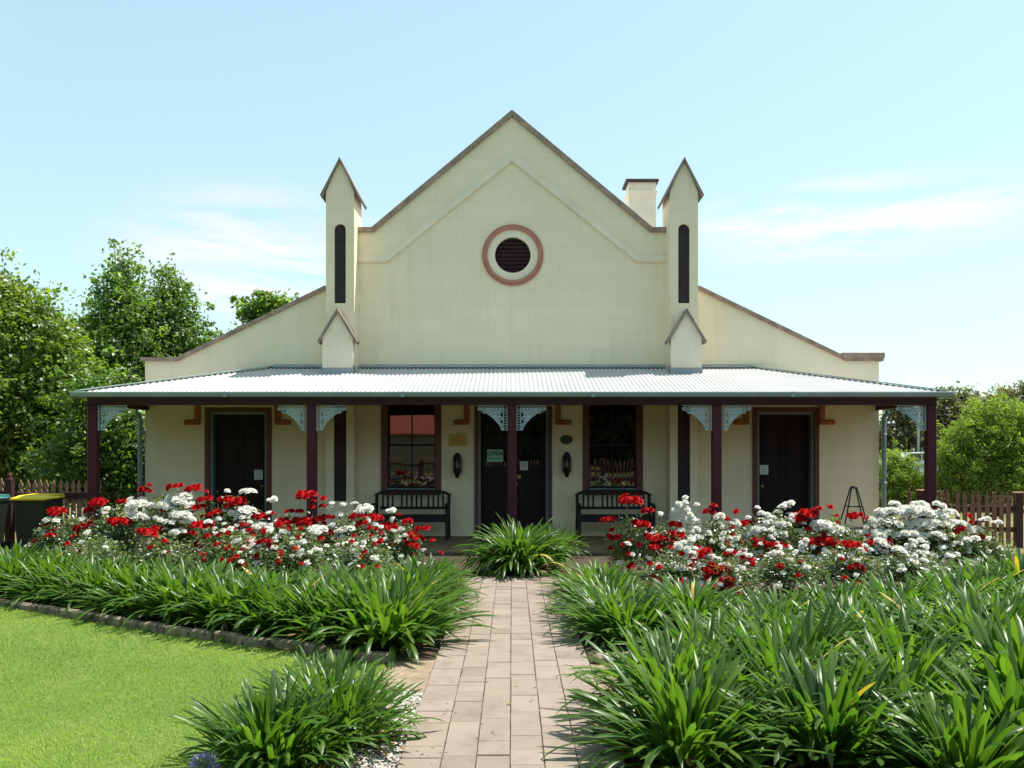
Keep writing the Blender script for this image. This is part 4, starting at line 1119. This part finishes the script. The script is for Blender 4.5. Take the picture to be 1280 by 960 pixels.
for a in [
 (78, 11.7, 642, .80, 'leftmost rose bush, mixed red and white, in front of the yellow-lidded bin', Lb),
 (140, 11.8, 632, .95, 'rose bush with small red clusters before the leftmost veranda post', Lb),
 (218, 11.9, 616, 1.0, 'rose bush with a tall crown of white blooms before the left wing wall', Lb),
 (292, 11.8, 622, .95, 'rose bush with broad deep red clusters before the left wing door', Lb),
 (366, 11.7, 640, .9, 'rose bush with one high red cluster before the second veranda post', Lb),
 (440, 11.6, 640, .9, 'rose bush with white blooms before the left pier', Lb),
 (500, 11.5, 650, .65, 'rose bush with red clusters before the left bench, nearest the path', Lb),
 (118, 10.7, 668, .85, 'low rose bush, mostly leaves, at the front left below the first red clusters', Lb),
 (200, 10.6, 668, .9, 'low rose bush with two red clusters at the front, left of the white crown', Lb),
 (285, 10.4, 660, .95, 'low rose bush with reds and dark leaves at the front of the left bed', Lb),
 (368, 10.3, 662, .95, 'low rose bush at the front below the second veranda post', Lb),
 (452, 10.2, 668, .85, 'low rose bush with scattered reds at the front below the left window', Lb),
 (785, 11.5, 642, .60, 'tall thin red rose bush before the right bench, nearest the path', Rb),
 (838, 11.6, 652, .75, 'rose bush with red and white blooms before the right pier', Rb),
 (902, 11.7, 648, .85, 'open leafy rose bush before the fourth veranda post', Rb),
 (970, 11.7, 640, .9, 'rose bush with white heads before the right wing door', Rb),
 (1040, 11.6, 646, .95, 'rose bush with a long row of red blooms before the folding stand', Rb),
 (1112, 11.6, 642, .95, 'rose bush covered in white blooms at the right end of the hall', Rb),
 (1172, 11.5, 646, .95, 'rose bush massed with white blooms before the rightmost veranda post', Rb),
 (1228, 11.4, 660, .75, 'rightmost rose bush, white blooms thinning out before the picket gate', Rb),
 (845, 10.3, 684, .8, 'low rose bush with scattered reds at the front left of the right bed', Rb),
 (905, 10.0, 694, .85, 'low rose bush with bright red heads, lowest in the right bed', Rb),
 (985, 10.2, 684, .9, 'low leafy rose bush with white blooms below the right wing door', Rb),
 (1062, 10.3, 682, .9, 'low rose bush with dark leaves below the long row of red blooms', Rb),
 (1140, 10.4, 684, .9, 'low rose bush with white heads below the big white bush', Rb),
]: bush(*a)
red = [(70,637,20),(111,636,12),(103,657,24),(122,626,20),(152,626,14),(64,668,14),(150,650,28),(186,663,22),(198,660,16),(207,676,12),(182,611,15),(188,606,9),(219,606,21),(242,608,19),(246,632,18),(256,622,19),(268,641,24),(292,625,34),(281,622,18),(240,665,15),(252,655,24),(260,669,14),(289,660,16),(325,643,17),(335,676,18),(348,699,9),(90,690,13),(355,655,20),(98,690,8),(58,655,9),
 (382,616,27),(405,622,11),(407,632,14),(376,638,12),(354,653,20),(381,650,30),(405,646,18),(419,645,10),(448,643,22),(452,653,17),(470,645,17),(500,643,9),(510,650,14),(486,656,20),(528,659,20),(517,668,19),(413,662,17),(465,668,9),(475,676,8),(516,680,17),(303,655,14),(297,668,10),(318,668,12),(310,682,9),(272,680,10),
 (788,622,34),(809,637,16),(761,647,18),(802,653,24),(771,670,13),(816,669,22),(844,654,16),(847,666,19),(892,632,14),(886,639,15),(921,638,11),(910,648,9),(933,652,16),(997,645,20),(1010,640,22),(1022,635,14),(1038,633,11),(1048,652,11),(1068,643,18),(1084,648,12),(1013,675,24),(1030,674,22),(1046,677,24),(1064,679,20),(1085,669,9),(970,680,18),(958,678,10),(1041,690,14),(1053,696,10),(1106,638,7),(1113,681,9),(1200,660,16),(1212,644,9),(1195,666,9),
 (820,680,18),(832,672,14),(880,688,19),(889,710,20),(903,709,20),(912,723,17),(915,732,10),(851,726,11),(826,706,12),(910,690,12),(1075,707,16),(872,684,8),(842,676,9),(1165,717,10),(945,679,12),(982,682,8),(1001,702,8)]
white = [(66,648,20),(105,648,12),(132,635,12),(168,626,30),(190,630,15),(175,643,32),(222,620,36),(210,628,22),(236,628,24),(228,640,32),(214,650,18),(222,662,18),(240,648,16),(310,612,18),(342,623,13),(285,613,10),(307,636,22),(323,655,18),(338,660,12),(308,634,16),(302,646,16),(370,640,11),(396,660,22),(416,628,9),(430,630,10),(455,634,24),(444,628,10),(425,642,12),(433,660,22),(490,637,13),(425,680,12),(380,676,12),(355,664,12),(338,640,9),(199,648,14),(275,648,14),(262,652,14),(293,640,16),(110,664,10),(56,664,10),(73,700,8),(345,684,12),(300,690,10),(395,686,10),(440,672,12),(415,655,14),(470,655,12),(460,648,12),
 (850,629,12),(858,634,12),(846,636,12),(871,630,7),(850,662,13),(898,643,15),(855,680,20),(873,659,18),(875,690,14),(866,670,16),(862,690,16),(980,632,14),(988,628,14),(974,638,12),(955,642,16),(948,634,9),(960,650,14),(948,658,18),(942,664,14),(978,652,18),(968,646,10),(1035,655,34),(1022,652,16),(1050,660,18),(970,690,16),(945,705,12),(948,734,14),(935,668,10),(920,672,12),(905,672,12),(887,665,10),(930,690,10),
 (1108,638,30),(1128,636,34),(1150,636,34),(1172,640,30),(1096,648,26),(1116,650,36),(1138,651,36),(1160,652,34),(1182,652,28),(1100,664,26),(1124,664,28),(1146,666,26),(1172,668,26),(1104,676,22),(1125,686,20),(1160,690,20),(1187,692,20),(1210,672,26),(1202,652,18),(1220,660,16),(1248,652,13),(1232,648,14),(1195,678,16),(1250,686,10),(1088,656,16),(1080,664,14),(1140,680,14),(1212,688,9),(1235,672,12),(1175,630,16),(1190,638,14),(1150,628,20),(1120,628,14)]
rb_ = random.Random(99)
for _ in range(55): white.append((rb_.gauss(905, 55), rb_.gauss(680, 24), rb_.uniform(6, 12)))
for _ in range(24): red.append((rb_.gauss(900, 60), rb_.gauss(690, 24), rb_.uniform(7, 14)))
for _ in range(42): white.append((rb_.uniform(260, 525), rb_.gauss(668, 17), rb_.uniform(6, 11)))
for _ in range(16): red.append((rb_.uniform(240, 530), rb_.gauss(675, 15), rb_.uniform(7, 13)))
for _ in range(40): white.append((rb_.uniform(985, 1190), rb_.gauss(682, 16), rb_.uniform(7, 13)))
white = [q for q in white if 605 < q[1] < 742]; red = [q for q in red if 600 < q[1] < 742]
for lst, mname in ((red, 'petal_red'), (white, 'petal_white')):
    extra = [(x+rb_.gauss(0, 16), y+rb_.uniform(4, 34), rb_.uniform(6, 10)) for x, y, w in lst for _k in range(2) if rb_.random() < .55]
    for x, y, w in lst+extra:
        side = 'left' if x < 640 else 'right'
        best = None
        for b in BUSH:
            if b['side'] != side: continue
            dx = (x-b['px'])/b['w']
            dy = max(0.0, (b['top']-2-y)/18.0)
            cost = dx*dx+dy*dy*2+(.12 if b['d'] > 11 and y > 672 else 0)
            if best is None or cost < best[0]: best = (cost, b, dx)
        _, b, dx = best
        top = max(0.0, 1-(y-b['top'])/40.0)
        d = b['d']-.44*b['w']*b['d']/F/.46*.95*math.sqrt(max(0.05, 1-min(1, dx*dx)))*(1-.75*min(1, top))
        p = P(x, y, d); wm = w*d/F*1.22
        n = 1 if wm < .10 else 3 if wm < .155 else 5 if wm < .215 else 8 if wm < .30 else 12
        me = CL[mname, n][rb_.randrange(len(CL[mname, n]))]
        o = link('flower_cluster', me, b['t'], p-b['t'].location, 0, wm)
        o.rotation_euler = (rb_.uniform(-.25, .25), rb_.uniform(-.25, .25), rb_.uniform(-.6, .6))

# ================================================================== TREES
def leaf_cloud(name, seed, lobes, nclump, per, L, asp, matn, crad, upb=.5, droop=0.0, shell=.45, wildp=.10):
    r = np.random.default_rng(seed)
    lobes = np.array(lobes, float)
    wgt = (lobes[:, 3]*lobes[:, 4]+lobes[:, 3]*lobes[:, 5]); wgt /= wgt.sum()
    li = r.choice(len(lobes), nclump, p=wgt)
    d = r.normal(size=(nclump, 3)); d /= np.linalg.norm(d, axis=1)[:, None]
    q = shell+(1.05-shell)*r.random(nclump)**.6
    C = lobes[li, :3]+d*lobes[li, 3:6]*q[:, None]
    csz = crad*r.uniform(.45, 1.3, nclump)
    wild = r.random(nclump) < wildp
    C[wild] += d[wild]*crad*r.uniform(.6, 1.5, wild.sum())[:, None]+np.array([0, 0, .25*crad]); csz[wild] *= .5
    cen = np.repeat(C, per, 0); nn = len(cen); cd = np.repeat(d, per, 0)
    off = r.normal(size=(nn, 3))*np.repeat(csz, per)[:, None]*np.array([.6, .6, .42])
    p = cen+off
    Ls = L*r.uniform(.65, 1.25, nn); w = Ls*asp*r.uniform(.8, 1.2, nn)
    nr = r.normal(size=(nn, 3))*.75+cd*.35+np.array([0, 0, upb]); nr /= np.linalg.norm(nr, axis=1)[:, None]
    u = r.normal(size=(nn, 3))+np.array([0, 0, -droop])+cd*.3; u -= nr*(u*nr).sum(1)[:, None]; u /= np.linalg.norm(u, axis=1)[:, None]
    v = np.cross(nr, u); f = nr*(w*.3)[:, None]
    V = np.stack([p-u*Ls[:, None]/2, p+v*w[:, None]/2+f, p+u*Ls[:, None]/2, p-v*w[:, None]/2+f], 1).reshape(-1, 3)
    Fq = (np.arange(nn)*4)[:, None]+np.array([[0, 1, 2, 3]])
    ct = np.repeat(r.normal(.42, .2, nclump), per)
    return np_mesh(name, V, Fq, np.clip(ct+r.normal(0, .14, nn), 0, 1), [matn]), C
def tree(name, x, y, lobes, nclump, per, L, matn, label, seed, asp=.55, crad=.3, bark='bark', tr=.14, group=None, upb=.5, droop=0.0, nb=26, shell=.45, cat='tree', wildp=.10):
    """lobes: local (x,y,z,rx,ry,rz)"""
    t = empty(name, (x, y, 0), label, cat, group)
    me, C = leaf_cloud('crown', seed, lobes, nclump, per, L, asp, matn, crad, upb, droop, shell, wildp)
    link('crown', me, t)
    r = random.Random(seed); top = max(l[2]+l[5]*.6 for l in lobes)
    mb = MB(); k = 7
    pts = [Vector((r.uniform(-.06, .06)*i, r.uniform(-.06, .06)*i, top*i/k)) for i in range(k+1)]
    rad = [tr*(1.35 if i == 0 else 1)*(1-.85*i/k) for i in range(k+1)]
    mb.tube([p+Vector((x, y, 0)) for p in pts], rad, 8)
    for c in [C[i] for i in range(0, len(C), max(1, len(C)//nb))]:
        c = Vector(c); i = min(k-1, max(1, int(k*(c.z*.62)/top))); b = pts[i]
        m_ = b.lerp(c, .5)+Vector((r.uniform(-.1, .1), r.uniform(-.1, .1), r.uniform(0, .2)))
        q = rad[i]*.5
        mb.tube([Vector((x, y, 0))+b, Vector((x, y, 0))+m_, Vector((x, y, 0))+c], [q, q*.6, .008], 5)
    mb.build('trunk', bark, t)
    return t
def lob(pxs, d, x0, y0=0.0):
    """lobes from photo positions (px, py, radius px, depth offset) at distance d, in tree space"""
    out = []
    for px, py, rp, *dz in pxs:
        p = P(px, py, d); r = rp*d/F; yo = dz[0] if dz else 0.0
        ry = r*(dz[1] if len(dz) > 1 else 1.0)
        out.append((p.x-x0, yo, p.z, r, ry, r*1.1))
    return out
# left: two tall narrow trees
d = 31.0; x = wx(152, d)
tree('broadleaf_tree', x, d, lob([(151, 328, 8), (146, 342, 11), (160, 350, 12), (150, 366, 22), (135, 392, 30), (165, 398, 32), (130, 430, 36), (170, 440, 42), (125, 475, 40), (168, 490, 46), (140, 530, 48), (170, 560, 45), (120, 560, 40)], d, x), 950, 30, .17, 'tree_leaf_a', 'tall narrow leafy tree, left one of the two with pointed tops', 201, crad=.46, shell=.30, tr=.15, bark='pale_bark', nb=60)
d = 32.0; x = wx(212, d)
tree('broadleaf_tree', x, d, lob([(206, 342, 8), (212, 356, 11), (204, 374, 20), (222, 392, 26), (200, 405, 28), (228, 425, 28), (205, 440, 34), (236, 450, 28), (250, 440, 14), (210, 485, 40), (190, 520, 40)], d, x), 760, 30, .17, 'tree_leaf_a', 'pointed leafy tree just left of the hall, behind the left wing parapet', 202, crad=.44, shell=.30, tr=.14, bark='pale_bark', nb=50)
d = 20.5; x = wx(10, d)
tree('broadleaf_tree', x, d, lob([(4, 356, 14), (-12, 370, 24), (14, 384, 22), (-25, 395, 45), (42, 392, 20), (58, 395, 18), (30, 430, 50), (75, 430, 26), (70, 470, 44), (15, 490, 60), (-40, 470, 60), (70, 530, 52), (20, 560, 60), (95, 520, 24), (-40, 560, 60), (100, 570, 34)], d, x), 1700, 30, .125, 'tree_leaf_b', 'large yellow-green leafy tree at the left picture edge', 203, crad=.38, shell=.35, tr=.2)
d = 19.0; x = wx(140, d)
tree('broadleaf_tree', x, d, lob([(120, 490, 26), (145, 525, 34), (110, 545, 38), (165, 560, 34), (130, 590, 40), (180, 600, 30), (85, 590, 34), (200, 560, 25)], d, x), 800, 30, .115, 'tree_leaf_a', 'low dark leafy tree seen between the leftmost post and the wall', 204, crad=.32, shell=.35, tr=.12)
d = 44.0; x = wx(328, d)
tree('broadleaf_tree', x, d, lob([(340, 376, 12), (322, 386, 13), (352, 382, 9), (308, 392, 7), (335, 400, 20), (330, 430, 30), (325, 470, 40)], d, x), 330, 24, .30, 'tree_leaf_a', 'distant tree top showing above the left wing parapet', 205, crad=.5, tr=.25)
for k, (x, y, lb) in enumerate(((-13.2, 12.0, 'added unseen leafy tree shading the veranda, beside the bins, outside the left picture edge'), (-12.5, 7.5, 'added unseen leafy tree shading the veranda, beside the lawn, outside the left picture edge'))):
    tree('broadleaf_tree', x, y, [(0, 0, 3.6, 2.2, 2.0, 2.6), (.6, .5, 5.0, 1.5, 1.5, 1.6), (-.6, -.4, 2.2, 2.2, 2.0, 1.6)], 700, 26, .2, 'tree_leaf_b', lb, 230+k, crad=.5, tr=.18)  # unseen trees added to cut side light on the left veranda wall
# hedge far left closing the view
d = 36.0
t = empty('hedge', (wx(90, d), d, 0), 'dark hedge behind the leafy trees at left', 'hedge')
me, _ = leaf_cloud('hedge_leaves', 206, [(-6+k*1.6, 0, 1.3, 1.3, 1.0, 1.6) for k in range(9)], 700, 22, .3, .6, 'hedge_leaf', .5)
link('hedge_leaves', me, t)
# right: feathery bright trees
d = 24.0; x = wx(1232, d)
tree('pepper_tree', x, d, lob([(1228, 514, 7), (1250, 509, 8), (1267, 516, 8), (1190, 546, 7), (1212, 529, 8), (1178, 564, 7), (1238, 519, 7), (1202, 538, 7), (1278, 521, 8), (1244, 528, 15), (1222, 534, 15), (1262, 532, 16), (1205, 548, 17), (1188, 566, 15), (1240, 552, 22), (1276, 540, 18), (1290, 560, 30), (1215, 575, 26), (1180, 592, 17), (1258, 580, 30), (1200, 603, 24), (1235, 612, 30), (1285, 605, 34), (1176, 612, 14), (1300, 530, 22)], d, x), 1000, 50, .135, 'pepper_leaf', 'large feathery bright green tree behind the picket gate', 211, asp=.20, crad=.26, upb=.1, droop=.9, shell=.45, tr=.10, wildp=.22)
d = 24.5; x = wx(1124, d)
tree('pepper_tree', x, d, lob([(1122, 572, 9), (1112, 582, 11), (1134, 586, 10), (1108, 598, 15), (1128, 602, 14), (1146, 606, 12), (1118, 622, 20), (1142, 624, 16), (1098, 620, 16)], d, x), 520, 40, .12, 'pepper_leaf', 'small feathery bright green tree seen between the hall and the rightmost post', 212, asp=.20, crad=.20, upb=.1, droop=.9, shell=.45, tr=.06, wildp=.22)
# far gum trees
for k, (px, topy, wpx, d, lb) in enumerate((
    (1125, 505, 38, 95, 'far grey-green gum tree seen beside the right downpipe'),
    (1165, 493, 40, 100, 'far grey-green gum tree just outside the right end of the gutter'),
    (1205, 488, 34, 105, 'far gum tree with a brownish crown right of the gutter end'),
    (1238, 498, 30, 98, 'far low gum tree above the large feathery tree'),
    (1258, 490, 15, 102, 'far small gum tree with an open flat crown, near the right edge'),
    (1290, 482, 24, 96, 'far tall gum tree cut by the right picture edge'))):
    x = wx(px, d); rr = random.Random(k+300); lo = []
    hpx = 560-topy
    for q in range(13):
        py = topy+8+rr.random()**.8*hpx*1.0; fr = min(1, (py-topy)/hpx+.3)
        lo.append((px+rr.uniform(-1, 1)*wpx*.75*fr, py, rr.uniform(.18, .36)*wpx))
    lo.append((px, topy+wpx*.28, wpx*.28))
    tree('gum_tree', x, d, lob(lo, d, x), 360, 22, .62, 'gum_leaf', lb, 320+k, asp=.4, crad=1.0, bark='pale_bark', tr=.35, group='gum trees beyond the car park', shell=.3, nb=18)
# car, lamp and shelter beyond the right fence
d = 52.0
def car(x, y, z, label):
    t = empty('parked_car', (x, y, 0), label, 'car')
    prof = [(-2.15, .35), (-2.2, .62), (-2.05, .88), (-1.15, .98), (-.55, 1.42), (.75, 1.46), (1.55, 1.02), (2.1, .95), (2.18, .6), (2.1, .32)]
    b = MB(); b.poly([(x+a, q) for a, q in prof], y-.80, y+.80); b.build('body', 'car_white', t)
    for s, yy in ((-1, y-.812), (1, y+.802)):
        g = MB(); g.poly([(x-.98, 1.0), (x-.50, 1.36), (x+.08, 1.38), (x+.08, 1.0)], yy, yy+.01); g.poly([(x+.14, 1.0), (x+.14, 1.38), (x+.70, 1.39), (x+1.25, 1.03)], yy, yy+.01)
        g.build('side_window', 'glass', t)
    for wxx in (-1.35, 1.35):
        for s in (-1, 1):
            w = MB().lathe([(0, -.10), (.22, -.10), (.31, -.08), (.32, 0), (.31, .08), (.22, .10), (0, .10)], (x+wxx, y+s*.78, .32), 18, 'y').build('wheel', 'rubber', t)
            MB().lathe([(0, -.115), (.17, -.112), (.19, -.10)], (x+wxx, y+s*.78, .32), 12, 'y').build('hub_cap', 'steel', w)
    for s in (-1, 1): MB().bbox(x-2.2, x-2.12, y+s*.55-.16, y+s*.55+.16, .66, .80, .02).build('headlight', 'frosted', t)
    return t
car(wx(1142, d), d, 0, 'white parked car far beyond the fence, left of the rightmost post')
d = 54.0
t = empty('lamp_post', (wx(1148, d), d, 0), 'thin grey lamp post far beyond the fence, near the white car', 'lamp post')
MB().tube([(wx(1148, d), d, 0), (wx(1148, d), d, wz(492, d))], [.10, .06], 8).build('pole', 'steel', t)
MB().bbox(wx(1148, d)-.5, wx(1148, d)+.1, d-.12, d+.12, wz(492, d), wz(490.5, d), .03).build('lamp_head', 'steel', t)
d = 60.0
t = empty('shelter', (wx(1278, d), d, 0), 'dark flat-roofed shelter behind the large feathery tree at the right picture edge', 'shelter')
MB().bbox(wx(1262, d), wx(1262, d)+6, d-2, d+2, wz(505.5, d), wz(502.5, d), .03).build('roof', 'shed_roof', t)
for q in (0.3, 5.7): MB().box(wx(1262, d)+q-.08, wx(1262, d)+q+.08, d-1.9, d-1.74, 0, wz(505.6, d)).build('post', 'shed_roof', t)

# ------------------------------------------------------------------ across the street (seen in the window panes)
t = empty('street_house', (-8, -30, 0), 'low house with a red roof across the street, mirrored in the left window', 'house')
MB().box(-13, -3, -35, -28, 0, 2.7).build('wall', 'house_wall', t)
MB().add([(-13.6, -27.5, 2.6), (-2.4, -27.5, 2.6), (-2.4, -35.5, 2.6), (-13.6, -35.5, 2.6), (-10.5, -31.5, 4.9), (-5.5, -31.5, 4.9)], [(0, 1, 5, 4), (1, 2, 5), (2, 3, 4, 5), (3, 0, 4), (0, 3, 2, 1)])
rm = MB(); rm.add([(-13.6, -27.5, 2.71), (-2.4, -27.5, 2.71), (-2.4, -35.5, 2.71), (-13.6, -35.5, 2.71), (-10.5, -31.5, 4.9), (-5.5, -31.5, 4.9)], [(0, 1, 5, 4), (1, 2, 5), (2, 3, 4, 5), (3, 0, 4), (0, 3, 2, 1)])
rm.build('roof', 'red_roof', t)
for k, (x, y, h, lb) in enumerate(((-36, -13.0, 7.5, 'tall tree along the street placed to block low sky, far off to the left'), (-26, -14.0, 7.5, 'tall tree along the street placed to block low sky, second from the left'), (-16, -15.0, 7.5, 'tall tree along the street placed to block low sky, mirrored left of the red roof'),
        (3.5, -15.5, 7.5, 'tall tree along the street placed to block low sky, just right of the red-roofed house'), (12.5, -15.0, 7.5, 'tall tree along the street placed to block low sky, mirrored in the right window'),
        (22, -14.0, 7.5, 'tall tree along the street placed to block low sky, right of the mirrored one'), (32, -13.0, 7.5, 'tall tree along the street placed to block low sky, farthest right'))):
    q = h/9
    tree('street_tree', x, y, [(0, 0, h*.66, 4.6*q, 3.2, h*.36), (2.8*q, 0, h*.55, 3.4*q, 2.6, h*.30), (-2.9*q, 0, h*.56, 3.4*q, 2.6, h*.30), (0, 0, h*.40, 4.0*q, 2.4, h*.18)], 440, 22, .75, 'hedge_leaf', lb, 400+k, crad=1.1, tr=.3, group='trees along the street placed to block low sky', nb=8)  # row placed and sized to keep low sky light off the veranda
for k, (x, h) in enumerate(((-30, 9), (-19, 10), (2, 10), (11, 9), (20, 10), (30, 9))):
    tree('street_tree', x, -33, [(0, 0, h*.5, 5, 3, h*.5), (3, 0, h*.35, 4, 3, h*.35), (-3, 0, h*.35, 4, 3, h*.35)], 260, 20, .8, 'hedge_leaf', 'dark bushy tree beside the red-roofed house across the street', 450+k, crad=1.1, tr=.3, group='trees across the street', nb=6)
fence('picket_fence', [0, .25, .5, .75, 1], -6, -6, -8, 8, 1.1, 'picket fence along the street behind the viewpoint', 'fence', 'picket_wood', (.3, .9), finial=False, sp=.18)

# ================================================================== LIGHT, SKY, CAMERA
sun_dir = Vector((.45, .15, 1.0)).normalized()
el = math.asin(sun_dir.z); az = math.atan2(sun_dir.x, sun_dir.y)
sl = bpy.data.lights.new('sun', 'SUN'); sl.energy = 2.7; sl.angle = R(.53); sl.color = (1.0, .955, .88)
so = bpy.data.objects.new('sun', sl); col.objects.link(so); so.rotation_euler = sun_dir.to_track_quat('Z', 'Y').to_euler(); so.location = (20, 10, 40)
w = bpy.data.worlds.new('World'); scene.world = w; w.use_nodes = True
nt = w.node_tree; nt.nodes.clear(); L = nt.links
out = nt.nodes.new('ShaderNodeOutputWorld'); bg = nt.nodes.new('ShaderNodeBackground')
sky = nt.nodes.new('ShaderNodeTexSky'); sky.sky_type = 'NISHITA'; sky.sun_disc = False; sky.sun_elevation = el; sky.sun_rotation = az
sky.air_density = 1.0; sky.dust_density = 1.0; sky.ozone_density = 1.0
tc = N(nt, 'ShaderNodeTexCoord')
mp = N(nt, 'ShaderNodeMapping'); mp.inputs['Scale'].default_value = (2.0, 2.0, 13.0); L.new(tc.outputs['Generated'], mp.inputs[0])
n1 = N(nt, 'ShaderNodeTexNoise', Scale=2.4, Detail=9.0, Roughness=0.62); n1.inputs['Distortion'].default_value = .5; L.new(mp.outputs[0], n1.inputs['Vector'])
tot = None
for c, rad, wgt in (((.34, .9, .235), (.22, 1.0, .055), 1.9), ((-.26, .9, .20), (.20, 1.0, .10), 1.5), ((-.55, .8, .40), (.14, 1.0, .10), .25), ((.35, .9, .12), (.3, 1.0, .04), .3)):
    a = N(nt, 'ShaderNodeVectorMath', operation='SUBTRACT'); L.new(tc.outputs['Generated'], a.inputs[0]); a.inputs[1].default_value = c
    b = N(nt, 'ShaderNodeVectorMath', operation='DIVIDE'); L.new(a.outputs[0], b.inputs[0]); b.inputs[1].default_value = rad
    ln = N(nt, 'ShaderNodeVectorMath', operation='LENGTH'); L.new(b.outputs[0], ln.inputs[0])
    mr = N(nt, 'ShaderNodeMapRange', interpolation_type='SMOOTHSTEP'); L.new(ln.outputs['Value'], mr.inputs[0])
    mr.inputs[1].default_value = 1.0; mr.inputs[2].default_value = 0.15; mr.inputs[3].default_value = 0.0; mr.inputs[4].default_value = wgt
    if tot is None: tot = mr.outputs[0]
    else:
        ad = N(nt, 'ShaderNodeMath', operation='ADD'); L.new(tot, ad.inputs[0]); L.new(mr.outputs[0], ad.inputs[1]); tot = ad.outputs[0]
r1 = ramp(nt, [(0.40, (0, 0, 0)), (0.66, (1, 1, 1))]); L.new(n1.outputs['Fac'], r1.inputs[0])
mu = N(nt, 'ShaderNodeMath', operation='MULTIPLY'); L.new(r1.outputs[0], mu.inputs[0]); L.new(tot, mu.inputs[1])
gm_ = N(nt, 'ShaderNodeGamma', Gamma=.5); L.new(sky.outputs[0], gm_.inputs[0])
tinted = mixc(nt, gm_.outputs[0], (1.06, 1.275, 1.2), 1.0, 'MULTIPLY')
cm = mixc(nt, tinted, (2.5, 2.55, 2.55), mu.outputs[0])
L.new(cm, bg.inputs[0]); bg.inputs[1].default_value = .138
L.new(bg.outputs[0], out.inputs[0])

cam = bpy.data.cameras.new('camera'); co = bpy.data.objects.new('camera', cam); col.objects.link(co)
co.location = (0, 0, H); co.rotation_euler = (R(90), 0, 0)
cam.sensor_width = 36; cam.lens = 36*F/1280; cam.shift_y = 80/1280; cam.clip_end = 3000; cam.clip_start = .05
scene.camera = co
vs = scene.view_settings; vs.view_transform = 'Standard'; vs.look = 'None'; vs.gamma = 1; vs.use_curve_mapping = False; vs.exposure = 1.52
scene.cycles.max_bounces = 8; scene.cycles.diffuse_bounces = 4; scene.cycles.transmission_bounces = 4
